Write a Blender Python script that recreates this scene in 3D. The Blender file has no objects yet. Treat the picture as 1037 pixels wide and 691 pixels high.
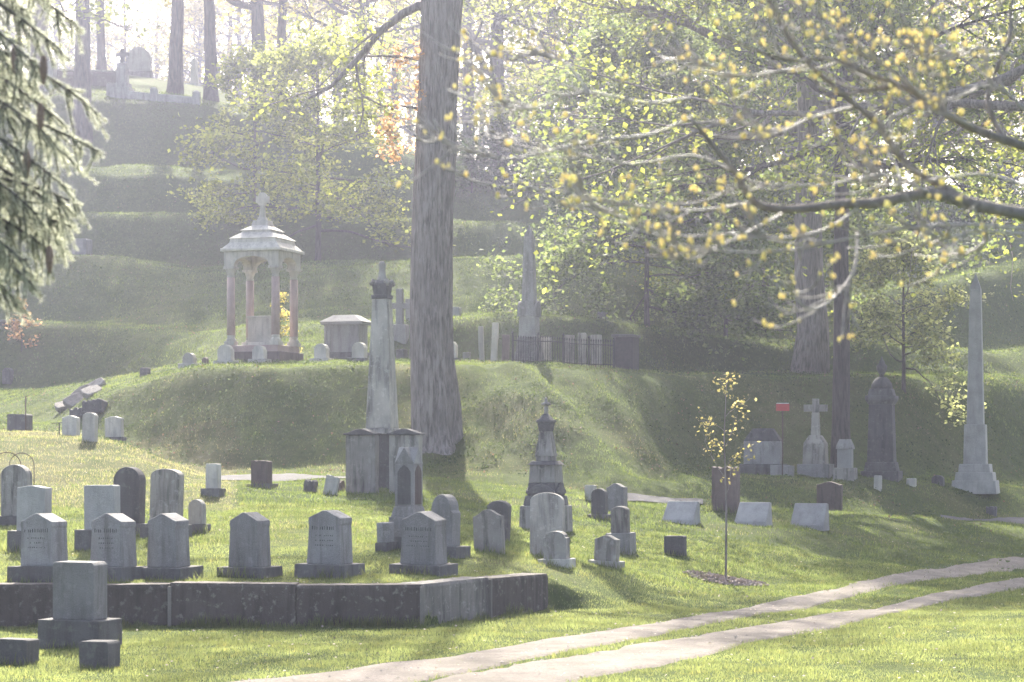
import bpy, math, random
import numpy as np
from mathutils import Vector, Matrix

# ------------------------------------------------------------------ camera, sky, sun, exposure
SC = bpy.context.scene
COL = SC.collection
F, YH, CX = 2439.0, 460.0, 518.5       # focal length, eye level and centre of the frame in photo pixels
EYE = 2.5
cam_d = bpy.data.cameras.new("camera")
cam_d.sensor_width = 36.0
cam_d.lens = F / 1037 * 36
cam_d.shift_y = (YH - 345.5) / 1037
cam_d.clip_start = 0.5
cam_d.clip_end = 8000
cam_d.dof.use_dof = True
cam_d.dof.focus_distance = 44
cam_d.dof.aperture_fstop = 4.5
cam = bpy.data.objects.new("camera", cam_d)
cam.location = (0, 0, EYE)
cam.rotation_euler = (math.radians(90), 0, 0)
COL.objects.link(cam)
SC.camera = cam

SUN_EL, SUN_AZ = 37.0, -4.5            # azimuth measured from +Y towards +X
world = bpy.data.worlds.new("World")
SC.world = world
world.use_nodes = True
wn = world.node_tree
sky = wn.nodes.new("ShaderNodeTexSky")
sky.sky_type = 'NISHITA'
sky.sun_disc = False
sky.sun_elevation = math.radians(SUN_EL)
sky.sun_rotation = math.radians(SUN_AZ)
sky.air_density = 0.8
sky.dust_density = 4.0
sky.ozone_density = 0.4
bg = wn.nodes["Background"]
bg.inputs[1].default_value = 0.15
hsv = wn.nodes.new("ShaderNodeHueSaturation"); hsv.inputs["Saturation"].default_value = .8
wn.links.new(sky.outputs[0], hsv.inputs["Color"]); wn.links.new(hsv.outputs[0], bg.inputs[0])

sd = bpy.data.lights.new("sun", 'SUN')
sd.energy = 5.0
sd.angle = math.radians(0.53)
sd.color = (1.0, 0.93, 0.80)
sun = bpy.data.objects.new("sun", sd)
_el, _az = math.radians(SUN_EL), math.radians(SUN_AZ)
sdir = Vector((math.sin(_az) * math.cos(_el), math.cos(_az) * math.cos(_el), math.sin(_el)))
sun.rotation_euler = sdir.to_track_quat('Z', 'Y').to_euler()
sun.location = (0, 100, 80)
COL.objects.link(sun)

SC.view_settings.view_transform = 'Standard'
SC.view_settings.look = 'None'
SC.view_settings.exposure = 1.7
SC.view_settings.gamma = 1
HAZE_DENSITY, HAZE_G = 0.00068, 0.7
SC.cycles.max_bounces = 6
SC.cycles.diffuse_bounces = 3
SC.cycles.transmission_bounces = 4
SC.cycles.volume_bounces = 0
SC.cycles.transparent_max_bounces = 8
SC.cycles.use_denoising = True
SC.cycles.sample_clamp_indirect = 4

rng = np.random.default_rng(7)
random.seed(7)
R = math.radians

# ------------------------------------------------------------------ noise
def _hash(ix, iy, seed):
    n = (ix.astype(np.int64) * 374761393 + iy.astype(np.int64) * 668265263 + seed * 1442695041) & 0x7fffffff
    n = ((n ^ (n >> 13)) * 1274126177) & 0x7fffffff
    return ((n ^ (n >> 16)) & 0xffff) / 65535.0
def vn(x, y, seed=0):
    x = np.asarray(x, float); y = np.asarray(y, float)
    ix, iy = np.floor(x), np.floor(y)
    fx, fy = x - ix, y - iy
    fx = fx * fx * (3 - 2 * fx); fy = fy * fy * (3 - 2 * fy)
    a = _hash(ix, iy, seed); b = _hash(ix + 1, iy, seed); c = _hash(ix, iy + 1, seed); d = _hash(ix + 1, iy + 1, seed)
    return (a * (1 - fx) + b * fx) * (1 - fy) + (c * (1 - fx) + d * fx) * fy - 0.5
def fbm(x, y, seed=0, o=3):
    r = 0; a = 1; f = 1
    for i in range(o):
        r = r + a * vn(x * f, y * f, seed + i * 17); a *= .5; f *= 2.03
    return r

# ------------------------------------------------------------------ terrain (lofted from feature lines: distance, photo row)
PX = [-150, 0, 100, 200, 300, 430, 560, 640, 720, 800, 900, 1037, 1200]
ROWS = [
 ([8]*13,    None, -2.55),
 ([26.5]*13, None, -2.5),
 ([35,35,35,35,35,35.0,38.7,39,38,38,38,38,38], None, -2.5),
 ([35.12]*6+[38.82,40,40,40,40,40,40], [595,595,595,595,595,595,591,611,617,617,618,618,618], None),
 ([37.5]*6+[41,42,44,47,50,58,70], [584,584,583,583,583,581,576,585,588,580,572,562,548], None),
 ([46]*6+[47,48,50,52,56,62,74], [535,535,531,530,526,531,547,550,545,540,545,541,535], None),
 ([53,53,53,53,53,54,54,54,55,57,60,65,77], [497,495,492,499,498,501,510,519,518,520,527,532,530], None),
 ([58,58,58,58,58,58,58,58,59,60,62,67,79], [455,456,460,487,487.5,488,497,510,512,517,524,531,528], None),
 ([63,63,62,60.5,60.5,60.5,60.5,60.5,61,62,64,70,82], [436,437,440,483,483,490,499,503,507,514,521,528,525], None),
 ([68,68,66,63,63,63,61.6,61.8,64,65.5,67,73,85], [430,432,445,481,480,477,487,486,485,484,486,496,500], None),
 ([76,76,67,64,64,64,62.2,63,70.5,72,73,80,92], [424,424,440,476,476,470,480,480,478,475,477,489,492], None),
 ([84,84,69.5,68,67.8,68.8,70,71,75,76,77,84.3,97], [399,400,398,374,371,371,374,379,382,382,383,384,383], None),
 ([85,85,76,78,78,77,76,76,80,81,82,89,101], [397,397,386,367,366,366,368,374,378,378,379,379,379], None),
 ([92,92,92,88,85,85,82,83,86,87,88,95,107], [327,328,329,337,327,325,322,330,345,352,353,354,354], None),
 ([96,96,96,92,89,89,86,87,89,90,91,98,110], [324,324,325,332,323,321,318,327,342,349,350,350,350], None),
 ([102,102,102,101,99,97,92,92,95,96,98,104,116], [262,262,262,280,272,264,280,282,300,310,300,266,262], None),
 ([106,106,106,104,103,101,96,96,98,99,101,108,120], [259,259,260,272,268,261,262,264,285,298,290,262,259], None),
 ([112,112,112,111,110,109,104,104,106,108,110,116,128], [222,222,222,220,219,227,235,236,240,245,241,233,230], None),
 ([117,117,117,116,115,114,109,109,111,113,114,120,132], [218,218,218,216,215,223,231,232,236,241,237,229,227], None),
 ([122,122,122,122,121,119,114,114,116,118,119,125,137], [178,178,178,180,182,195,201,200,204,209,209,212,210], None),
 ([126,126,126,126,125,122,118,118,120,122,123,129,141], [170,170,170,172,175,188,197,196,200,205,205,208,207], None),
 ([134,134,134,134,133,129,125,124,125,127,128,134,146], [98,99,101,104,128,165,187,188,190,193,197,202,200], None),
 ([148,148,148,148,146,142,140,140,140,140,140,146,160], [76,74,70,88,118,160,186,188,190,193,197,202,200], None),
 ([200]*13, [100,100,100,110,140,180,200,205,205,205,210,215,215], None),
 ([600]*13, None, 8.0),
 ([3000]*13, None, -10.0),
]
nP = len(PX)
def _pz(row):
    d, y, z = row
    return np.array(d, float), (np.full(nP0, z, float) if y is None else (YH - np.array(y, float)) * np.array(d, float) / F)
nP0 = len(PX)
_new = []
for i, rw in enumerate(ROWS):
    if i in (13, 15, 17, 19, 21):          # a level strip runs back to the foot of each steep bank
        dp, zp = _pz(ROWS[i-1]); dc, zc_ = _pz(rw)
        fac = {13: [.85,.85,1.2,4,4,1,.85,.85,.85,.85,.85,.85,.85], 15: [.85,.9,1.5,5,5,4,2,2,2,2,2,.85,.85]}.get(i, [.85]*13)
        df = np.maximum(dc - (zc_ - zp) * np.array(fac), dp + .4)
        zf = zp + .05
        _new.append((list(df), list(YH - zf * F / df), None))
    _new.append(rw)
ROWS = _new
nP = len(PX)
tabD = np.zeros((len(ROWS), nP)); tabZ = np.zeros((len(ROWS), nP))
for i, (d, y, z) in enumerate(ROWS):
    tabD[i] = d
    tabZ[i] = z if y is None else (YH - np.array(y, float)) * np.array(d, float) / F
UPX = np.arange(-240, 1280, 6.0)
YG = np.arange(8, 260, 0.1)
TZ = np.zeros((len(UPX), len(YG)))
for j, p in enumerate(UPX):
    dd = [np.interp(p, PX, tabD[i]) for i in range(len(ROWS))]
    zz = [np.interp(p, PX, tabZ[i]) for i in range(len(ROWS))]
    TZ[j] = np.interp(YG, dd, zz)
# soften crests and feet beyond the wall
k = np.exp(-0.5 * (np.arange(-12, 13) / 1.8) ** 2); k /= k.sum()
ku = np.exp(-0.5 * (np.arange(-8, 9) / 3.0) ** 2); ku /= ku.sum()
S = np.apply_along_axis(lambda r: np.convolve(np.pad(r, 12, 'edge'), k, 'valid'), 1, TZ)
S = np.apply_along_axis(lambda r: np.convolve(np.pad(r, 8, 'edge'), ku, 'valid'), 0, S)
w = np.clip((YG - 42) / 3, 0, 1)[None, :]
TZ = TZ * (1 - w) + S * w
XG = (UPX[:, None] - CX) / F * YG[None, :]
YY = np.broadcast_to(YG[None, :], XG.shape)
amp = np.clip((YG - 38) / 20, 0, 1)[None, :]
TZ = TZ + amp * (fbm(XG * .45, YY * .45, 3) * .14 + fbm(XG * 1.7, YY * 1.7, 9) * .06 + np.clip((YY - 78) / 20, 0, 1) * fbm(XG * .16, YY * .3, 13) * .35) + fbm(XG * .3, YY * .3, 5) * .05
_pp = XG / YY * F + CX
_win = np.clip((_pp - 440) / 60, 0, 1) * np.clip((725 - _pp) / 50, 0, 1) * np.clip((YY - 61.5) / 3, 0, 1) * np.clip((71.5 - YY) / 4, 0, 1)
TZ = TZ + _win * (fbm((XG + (YY - 66) * .35) * .75, YY * .12, 41, 2) * 1.0)  # ridges added down the bank so raking sun breaks into streaks

def ground(x, y):
    """relative height (eye = 0) at world x, y; arrays allowed"""
    x = np.asarray(x, float); y = np.asarray(y, float)
    yc = np.clip(y, 8, YG[-1] - .11)
    p = np.clip(x / np.maximum(yc, 8) * F + CX, UPX[0], UPX[-1] - .01)
    a = (p - UPX[0]) / 6.0; b = (yc - 8) / 0.1
    ia = np.clip(np.floor(a).astype(int), 0, len(UPX) - 2); ib = np.clip(np.floor(b).astype(int), 0, len(YG) - 2)
    fa = a - ia; fb = b - ib
    z = (TZ[ia, ib] * (1 - fa) + TZ[ia + 1, ib] * fa) * (1 - fb) + (TZ[ia, ib + 1] * (1 - fa) + TZ[ia + 1, ib + 1] * fa) * fb
    far = np.clip((y - (YG[-1] - .11)) / 340.0, 0, 1)
    far2 = np.clip((y - 600) / 2400.0, 0, 1)
    z = z * (1 - far) + 8.0 * far
    return np.where(far2 > 0, 8.0 * (1 - far2) - 10 * far2, z)
def gz(x, y):
    return float(ground(x, y)) + EYE
def hit(px, py, lo=20.0, hi=255.0):
    """first ground point seen at photo pixel px, py"""
    u = (px - CX) / F
    ys = np.arange(lo, hi, 0.05)
    zs = ground(u * ys, ys)
    pr = YH - F * zs / ys
    i = np.argmax(pr <= py)
    if pr[i] > py: i = len(ys) - 1
    y = ys[i]
    return Vector((u * y, y, zs[i] + EYE))
def at(px, d):
    u = (px - CX) / F
    return Vector((u * d, d, gz(u * d, d)))
def pt(px, py, d):
    """point in the air: photo pixel at distance d"""
    return Vector(((px - CX) / F * d, d, EYE + (YH - py) / F * d))

# ------------------------------------------------------------------ mesh helpers
def link(o, parent=None):
    COL.objects.link(o)
    if parent is not None: o.parent = parent
    return o
def tag(o, label=None, cat=None, group=None, kind=None):
    if label: o["label"] = label
    if cat: o["category"] = cat
    if group: o["group"] = group
    if kind: o["kind"] = kind
    return o
def np_mesh(name, V, Fc, m, parent=None, smooth=False):
    """Fc: (n,k) int array"""
    me = bpy.data.meshes.new(name)
    V = np.asarray(V, np.float32); Fc = np.asarray(Fc, np.int32)
    me.vertices.add(len(V)); me.vertices.foreach_set("co", V.ravel())
    n, kk = Fc.shape
    me.loops.add(n * kk); me.loops.foreach_set("vertex_index", Fc.ravel())
    me.polygons.add(n); me.polygons.foreach_set("loop_start", np.arange(0, n * kk, kk, dtype=np.int32))
    if smooth: me.polygons.foreach_set("use_smooth", np.ones(n, bool))
    me.update(calc_edges=True)
    me.materials.append(m)
    return link(bpy.data.objects.new(name, me), parent)
class MB:
    def __init__(s): s.v = []; s.f = []
    def add(s, vs, fs):
        o = len(s.v); s.v += [tuple(v) for v in vs]; s.f += [tuple(i + o for i in f) for f in fs]; return s
    def frustum(s, z0, z1, w0, d0, w1, d1, cx=0, cy=0):
        vs = []
        for z, w, d in ((z0, w0, d0), (z1, w1, d1)):
            vs += [(cx - w/2, cy - d/2, z), (cx + w/2, cy - d/2, z), (cx + w/2, cy + d/2, z), (cx - w/2, cy + d/2, z)]
        return s.add(vs, [(3,2,1,0),(4,5,6,7),(0,1,5,4),(1,2,6,5),(2,3,7,6),(3,0,4,7)])
    def box(s, z0, z1, w, d, cx=0, cy=0): return s.frustum(z0, z1, w, d, w, d, cx, cy)
    def prism(s, outline, y0, y1, cx=0, z=0, taper=1.0):
        n = len(outline)
        vs = [(cx + x, y0, z + h) for x, h in outline] + [(cx + x * taper, y1, z + h) for x, h in outline]
        fs = [tuple(range(n)), tuple(range(2*n-1, n-1, -1))]
        for i in range(n):
            j = (i + 1) % n
            fs.append((j, i, i + n, j + n))
        return s.add(vs, fs)
    def lathe(s, prof, n=16, cx=0, cy=0):
        vs = []; fs = []
        for r, z in prof:
            for i in range(n):
                a = 2 * math.pi * i / n; vs.append((cx + r * math.cos(a), cy + r * math.sin(a), z))
        for kx in range(len(prof) - 1):
            for i in range(n):
                j = (i + 1) % n; fs.append((kx*n+i, kx*n+j, (kx+1)*n+j, (kx+1)*n+i))
        fs.append(tuple(range(n-1, -1, -1))); fs.append(tuple(range((len(prof)-1)*n, len(prof)*n)))
        return s.add(vs, fs)
    def tube(s, pts, rad, n=6):
        pts = [Vector(p) for p in pts]; vs = []; fs = []
        for i, p in enumerate(pts):
            t = (pts[min(i+1, len(pts)-1)] - pts[max(i-1, 0)]).normalized()
            a = Vector((0, 0, 1)) if abs(t.z) < .9 else Vector((1, 0, 0))
            u = t.cross(a).normalized(); w_ = t.cross(u)
            r = rad[i] if hasattr(rad, '__len__') else rad
            for kx in range(n):
                an = 2 * math.pi * kx / n
                vs.append(p + u * (r * math.cos(an)) + w_ * (r * math.sin(an)))
        for i in range(len(pts) - 1):
            for kx in range(n):
                j = (kx + 1) % n; fs.append((i*n+kx, i*n+j, (i+1)*n+j, (i+1)*n+kx))
        fs.append(tuple(range(n-1, -1, -1))); fs.append(tuple(range((len(pts)-1)*n, len(pts)*n)))
        return s.add(vs, fs)
    def rot(s, m):
        s.v = [tuple(m @ Vector(v)) for v in s.v]; return s
    def build(s, name, m, parent=None, bevel=0.0, smooth=False, seg=2):
        me = bpy.data.meshes.new(name); me.from_pydata(s.v, [], s.f)
        import bmesh
        b = bmesh.new(); b.from_mesh(me); bmesh.ops.recalc_face_normals(b, faces=b.faces); b.to_mesh(me); b.free()
        me.materials.append(m)
        if smooth:
            for p in me.polygons: p.use_smooth = True
        o = link(bpy.data.objects.new(name, me), parent)
        if bevel:
            md = o.modifiers.new("bevel", 'BEVEL'); md.width = bevel; md.segments = seg; md.limit_method = 'ANGLE'; md.angle_limit = R(28)
        return o
def empty(name, loc, rz=0, tilt=(0, 0)):
    o = bpy.data.objects.new(name, None); o.empty_display_size = .2
    o.location = loc; o.rotation_euler = (R(tilt[0]), R(tilt[1]), R(rz))
    return link(o)

# ------------------------------------------------------------------ materials
def mat(name):
    m = bpy.data.materials.new(name); m.use_nodes = True
    nt = m.node_tree; nt.nodes.clear()
    out = nt.nodes.new("ShaderNodeOutputMaterial")
    return m, nt, out
def N(nt, t, **kw):
    n = nt.nodes.new(t)
    for a, v in kw.items():
        if a == 'ins':
            for kx, x in v.items(): n.inputs[kx].default_value = x
        else: setattr(n, a, v)
    return n
def ramp(nt, src, stops):
    r = nt.nodes.new("ShaderNodeValToRGB"); e = r.color_ramp.elements
    while len(e) < len(stops): e.new(.5)
    for el, (p, c) in zip(e, stops):
        el.position = p; el.color = (*c, 1) if hasattr(c, '__len__') else (c, c, c, 1)
    nt.links.new(src, r.inputs[0]); return r
def noise(nt, vec, scale, detail=4, rough=.55, dist=0):
    n = N(nt, "ShaderNodeTexNoise", ins={"Scale": scale, "Detail": detail, "Roughness": rough, "Distortion": dist})
    if vec is not None: nt.links.new(vec, n.inputs["Vector"])
    return n.outputs[0]
def mix(nt, f, a, b, mode='MIX'):
    m = N(nt, "ShaderNodeMix", data_type='RGBA', blend_type=mode)
    for sock, v in ((m.inputs[0], f), (m.inputs[6], a), (m.inputs[7], b)):
        if hasattr(v, 'node') or isinstance(v, bpy.types.NodeSocket): nt.links.new(v, sock)
        elif hasattr(v, '__len__'): sock.default_value = (*v[:3], 1)
        else: sock.default_value = v
    return m.outputs[2]

def stone_mat(name, base, stain, pale=None, streak=.5, speck=.25, lichen=0.3, rough=.85, top=0.0):
    m, nt, out = mat(name); L = nt.links
    tc = N(nt, "ShaderNodeTexCoord"); oi = N(nt, "ShaderNodeObjectInfo")
    add = N(nt, "ShaderNodeVectorMath", operation='MULTIPLY_ADD')
    comb = N(nt, "ShaderNodeCombineXYZ")
    L.new(oi.outputs["Random"], comb.inputs[0]); L.new(oi.outputs["Random"], comb.inputs[1])
    L.new(comb.outputs[0], add.inputs[0]); add.inputs[1].default_value = (37, 91, 0); L.new(tc.outputs["Object"], add.inputs[2])
    V = add.outputs[0]
    st = N(nt, "ShaderNodeMapping"); st.inputs["Scale"].default_value = (7, 7, .9); L.new(V, st.inputs[0])
    c = mix(nt, ramp(nt, noise(nt, V, 2.2, 5), [(.35, 0), (.65, 1)]).outputs[0], base, [b * .72 for b in base])
    sp = ramp(nt, noise(nt, V, 90, 2, .8), [(.42, 0), (.6, 1)]).outputs[0]
    spm = N(nt, "ShaderNodeMath", operation='MULTIPLY'); L.new(sp, spm.inputs[0]); spm.inputs[1].default_value = speck
    c = mix(nt, spm.outputs[0], c, [min(1, b * 1.5) for b in base])
    sk = ramp(nt, noise(nt, st.outputs[0], 1.0, 5, .6), [(.48, 0), (.66, 1)]).outputs[0]
    skm = N(nt, "ShaderNodeMath", operation='MULTIPLY'); L.new(sk, skm.inputs[0]); skm.inputs[1].default_value = streak
    c = mix(nt, skm.outputs[0], c, stain)
    li = ramp(nt, noise(nt, V, 9, 6, .7), [(.56, 0), (.63, 1)]).outputs[0]
    lim = N(nt, "ShaderNodeMath", operation='MULTIPLY'); L.new(li, lim.inputs[0]); lim.inputs[1].default_value = lichen
    c = mix(nt, lim.outputs[0], c, pale or [min(.7, b * 1.6) for b in base])
    tone = N(nt, "ShaderNodeMapRange"); L.new(oi.outputs["Random"], tone.inputs[0]); tone.inputs[3].default_value = .8; tone.inputs[4].default_value = 1.2
    hs = N(nt, "ShaderNodeHueSaturation"); L.new(c, hs.inputs["Color"]); L.new(tone.outputs[0], hs.inputs["Value"])
    b = N(nt, "ShaderNodeBsdfPrincipled", ins={"Roughness": rough, "Specular IOR Level": .35})
    L.new(hs.outputs[0], b.inputs["Base Color"])
    bp = N(nt, "ShaderNodeBump", ins={"Strength": .8, "Distance": .03})
    hgt = N(nt, "ShaderNodeMath", operation='ADD'); L.new(noise(nt, V, 55, 4, .7), hgt.inputs[0]); L.new(noise(nt, V, 8, 4), hgt.inputs[1])
    L.new(hgt.outputs[0], bp.inputs["Height"]); L.new(bp.outputs[0], b.inputs["Normal"])
    L.new(b.outputs[0], out.inputs[0]); return m
M = {}
M['granite'] = stone_mat("grey_granite", (.28, .272, .262), (.12, .112, .10), streak=.55, speck=.5, lichen=.3)
M['granite_light'] = stone_mat("light_granite", (.38, .37, .355), (.19, .18, .17), streak=.3, speck=.3, lichen=.1)
M['granite_dark'] = stone_mat("dark_granite", (.12, .115, .115), (.045, .043, .04), streak=.5, lichen=.25, pale=(.3, .3, .27))
M['base'] = stone_mat("base_granite", (.15, .145, .14), (.06, .058, .05), streak=.5, lichen=.3, pale=(.3, .3, .25))
M['marble'] = stone_mat("weathered_marble", (.42, .39, .345), (.12, .115, .105), streak=.85, speck=.1, lichen=.35, pale=(.62, .6, .55))
M['marble_dark'] = stone_mat("stained_marble", (.33, .31, .28), (.07, .065, .06), streak=.9, speck=.1, lichen=.3, pale=(.5, .48, .42))
M['limestone'] = stone_mat("pale_limestone", (.55, .52, .46), (.24, .22, .2), streak=.5, speck=.1, lichen=.35, pale=(.3, .28, .25))
M['pink'] = stone_mat("pink_granite", (.40, .30, .27), (.2, .15, .14), streak=.3, speck=.3, lichen=.05, rough=.5)
M['brown'] = stone_mat("brown_sandstone", (.15, .115, .10), (.06, .048, .042), streak=.6, lichen=.15)
M['wall'] = stone_mat("wall_stone", (.105, .088, .075), (.03, .026, .022), streak=.6, speck=.2, lichen=.75, pale=(.24, .22, .19))
M['wall_pale'] = stone_mat("pale_wall_stone", (.24, .22, .195), (.05, .045, .04), streak=.8, lichen=.8, pale=(.36, .34, .3))
M['wall_top'] = stone_mat("wall_coping", (.32, .30, .27), (.1, .09, .08), streak=.4, lichen=.5)
M['joint'] = stone_mat("pale_mortar", (.22, .2, .175), (.2, .18, .16), streak=.3)
M['slab'] = stone_mat("slab_stone", (.30, .27, .24), (.10, .09, .08), streak=.5, lichen=.4)

def simple(name, c, rough=.6, metal=0, var=.3, scale=12):
    m, nt, out = mat(name); L = nt.links
    tc = N(nt, "ShaderNodeTexCoord")
    cc = mix(nt, ramp(nt, noise(nt, tc.outputs["Object"], scale, 4), [(.35, 0), (.65, 1)]).outputs[0], c, [x * (1 - var) for x in c])
    b = N(nt, "ShaderNodeBsdfPrincipled", ins={"Roughness": rough, "Metallic": metal}); L.new(cc, b.inputs["Base Color"])
    L.new(b.outputs[0], out.inputs[0]); return m
M['iron'] = simple("black_iron", (.03, .03, .032), .5, .6)
M['rust'] = simple("rusty_iron", (.09, .055, .04), .8)
M['red'] = simple("red_paint", (.5, .05, .04), .45, var=.15)
M['ink'] = simple("carved_shadow", (.1, .098, .095), .9)  # dark colour stands for the shade inside cut letters
M['door'] = simple("dark_panel", (.05, .045, .042), .8)
M['bud'] = None
M['cone'] = simple("cone_scale", (.24, .16, .12), .7, scale=60)
M['white'] = simple("white_enamel", (.75, .75, .73), .5, var=.1)

def bark_mat(name, c, dark, sc=1.0):
    m, nt, out = mat(name); L = nt.links
    tc = N(nt, "ShaderNodeTexCoord")
    mp = N(nt, "ShaderNodeMapping"); mp.inputs["Scale"].default_value = (8 * sc, 8 * sc, 1.1 * sc); L.new(tc.outputs["Object"], mp.inputs[0])
    h = noise(nt, mp.outputs[0], 1.6, 6, .7, .4)
    cc = ramp(nt, h, [(.38, dark), (.6, c)]).outputs[0]
    cc = mix(nt, ramp(nt, noise(nt, tc.outputs["Object"], 1.3, 3), [(.4, 0), (.7, .6)]).outputs[0], cc, [x * .6 for x in c])
    b = N(nt, "ShaderNodeBsdfPrincipled", ins={"Roughness": .95, "Specular IOR Level": .15}); L.new(cc, b.inputs["Base Color"])
    bp = N(nt, "ShaderNodeBump", ins={"Strength": 1.0, "Distance": .06}); L.new(h, bp.inputs["Height"]); L.new(bp.outputs[0], b.inputs["Normal"])
    L.new(b.outputs[0], out.inputs[0]); return m
M['bark'] = bark_mat("grey_bark", (.34, .30, .275), (.11, .095, .088))
M['bark_dark'] = bark_mat("dark_bark", (.12, .105, .095), (.045, .04, .037))
M['twig'] = bark_mat("pale_twig", (.75, .70, .68), (.55, .50, .48), 3)  # bright backlit rims are put into this pale twig colour
for _n in M['twig'].node_tree.nodes:
    if _n.type == 'BSDF_PRINCIPLED': _n.inputs['Roughness'].default_value = .5; _n.inputs['Specular IOR Level'].default_value = .45

def leaf_mat(name, diff, trans, var=.5, tw=.5, gloss=0.0, patch=0.0):
    m, nt, out = mat(name); L = nt.links
    g = N(nt, "ShaderNodeNewGeometry")
    r = g.outputs["Random Per Island"]
    def col(c):
        hs = N(nt, "ShaderNodeHueSaturation", ins={"Color": (*c, 1)})
        mr = N(nt, "ShaderNodeMapRange"); L.new(r, mr.inputs[0]); mr.inputs[3].default_value = 1 - var; mr.inputs[4].default_value = 1 + var
        L.new(mr.outputs[0], hs.inputs["Value"])
        mh = N(nt, "ShaderNodeMapRange"); L.new(r, mh.inputs[0]); mh.inputs[3].default_value = .515; mh.inputs[4].default_value = .485
        L.new(mh.outputs[0], hs.inputs["Hue"])
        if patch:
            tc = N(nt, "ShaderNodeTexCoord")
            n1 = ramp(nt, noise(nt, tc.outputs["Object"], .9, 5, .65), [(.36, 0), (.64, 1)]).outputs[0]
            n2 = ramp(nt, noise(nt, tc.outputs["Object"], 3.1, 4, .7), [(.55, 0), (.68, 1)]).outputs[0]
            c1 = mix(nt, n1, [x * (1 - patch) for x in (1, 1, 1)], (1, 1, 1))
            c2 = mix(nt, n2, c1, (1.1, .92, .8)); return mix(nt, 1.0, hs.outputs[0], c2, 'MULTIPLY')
        return hs.outputs[0]
    a = N(nt, "ShaderNodeBsdfPrincipled", ins={"Roughness": .45 if gloss else .7, "Specular IOR Level": gloss or .2}); L.new(col(diff), a.inputs["Base Color"])
    b = N(nt, "ShaderNodeBsdfTranslucent"); L.new(col(trans), b.inputs[0])
    ms = N(nt, "ShaderNodeMixShader", ins={0: tw}); L.new(a.outputs[0], ms.inputs[1]); L.new(b.outputs[0], ms.inputs[2])
    L.new(ms.outputs[0], out.inputs[0]); return m
M['leaf'] = leaf_mat("spring_leaf", (.10, .13, .035), (.42, .46, .08))
M['leaf_green'] = leaf_mat("green_leaf", (.06, .09, .035), (.25, .32, .09))
M['leaf_yellow'] = leaf_mat("yellow_leaf", (.20, .18, .05), (.62, .54, .12))
M['leaf_sapling'] = leaf_mat("sapling_leaf", (.24, .20, .07), (.66, .58, .20))
M['leaf_pale'] = leaf_mat("pale_leaf", (.17, .18, .07), (.52, .56, .22))
M['leaf_orange'] = leaf_mat("copper_leaf", (.30, .18, .09), (.72, .46, .22))
M['leaf_far'] = leaf_mat("far_leaf", (.13, .12, .05), (.42, .37, .12))
M['leaf_dark'] = leaf_mat("dark_leaf", (.025, .045, .018), (.07, .12, .03))
M['bud'] = leaf_mat("yellow_bud", (.85, .76, .34), (.95, .88, .55), var=.1, tw=.5)
M['needle'] = leaf_mat("spruce_needle", (.30, .33, .27), (.60, .63, .48), tw=.55, gloss=.7)  # lightened to carry the near glare veil and backlit glints
M['limb'] = bark_mat("limb_bark", (.52, .47, .45), (.34, .30, .28), 3)  # bark lightened in place of a glare veil over the near limbs
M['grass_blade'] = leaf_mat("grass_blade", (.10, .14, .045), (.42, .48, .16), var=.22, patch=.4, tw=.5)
M['grass_bank'] = leaf_mat("bank_grass_blade", (.05, .085, .028), (.27, .35, .09), var=.25, patch=.5, tw=.5)  # darker than lawn blades: the banks' shade is put into the colour
M['grass_dry'] = leaf_mat("dry_grass_blade", (.17, .16, .07), (.48, .45, .19), var=.2, tw=.5)

def ground_mat():
    m, nt, out = mat("ground_turf"); L = nt.links
    tc = N(nt, "ShaderNodeTexCoord"); V = tc.outputs["Object"]
    at_ = N(nt, "ShaderNodeAttribute", attribute_name="dry")
    c = mix(nt, ramp(nt, noise(nt, V, .5, 5), [(.35, 0), (.65, 1)]).outputs[0], (.06, .095, .022), (.085, .115, .03))
    c = mix(nt, ramp(nt, noise(nt, V, 7, 5, .7), [(.4, 0), (.62, .7)]).outputs[0], c, (.04, .06, .018))
    dm = N(nt, "ShaderNodeMath", operation='MULTIPLY'); L.new(at_.outputs["Fac"], dm.inputs[0]); L.new(ramp(nt, noise(nt, V, 1.8, 5, .7), [(.35, .3), (.6, 1)]).outputs[0], dm.inputs[1])
    c = mix(nt, dm.outputs[0], c, (.13, .125, .055))
    b = N(nt, "ShaderNodeBsdfPrincipled", ins={"Roughness": 1, "Specular IOR Level": .1}); L.new(c, b.inputs["Base Color"])
    bp = N(nt, "ShaderNodeBump", ins={"Strength": 1, "Distance": .08}); L.new(noise(nt, V, 9, 6, .75), bp.inputs["Height"]); L.new(bp.outputs[0], b.inputs["Normal"])
    L.new(b.outputs[0], out.inputs[0]); return m
M['ground'] = ground_mat()
def gravel_mat(name, a, b_, sc=30):
    m, nt, out = mat(name); L = nt.links
    tc = N(nt, "ShaderNodeTexCoord"); V = tc.outputs["Object"]
    c = mix(nt, ramp(nt, noise(nt, V, 1.1, 5, .6), [(.35, 0), (.65, 1)]).outputs[0], a, b_)
    c = mix(nt, ramp(nt, noise(nt, V, sc, 3, .8), [(.45, 0), (.62, .55)]).outputs[0], c, [x * .45 for x in a])
    c = mix(nt, ramp(nt, noise(nt, V, 3.3, 6, .75), [(.57, 0), (.66, .6)]).outputs[0], c, (.12, .11, .06))
    b = N(nt, "ShaderNodeBsdfPrincipled", ins={"Roughness": .95, "Specular IOR Level": .2}); L.new(c, b.inputs["Base Color"])
    bp = N(nt, "ShaderNodeBump", ins={"Strength": 1, "Distance": .025}); L.new(noise(nt, V, sc, 5, .8), bp.inputs["Height"]); L.new(bp.outputs[0], b.inputs["Normal"])
    L.new(b.outputs[0], out.inputs[0]); return m
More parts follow.
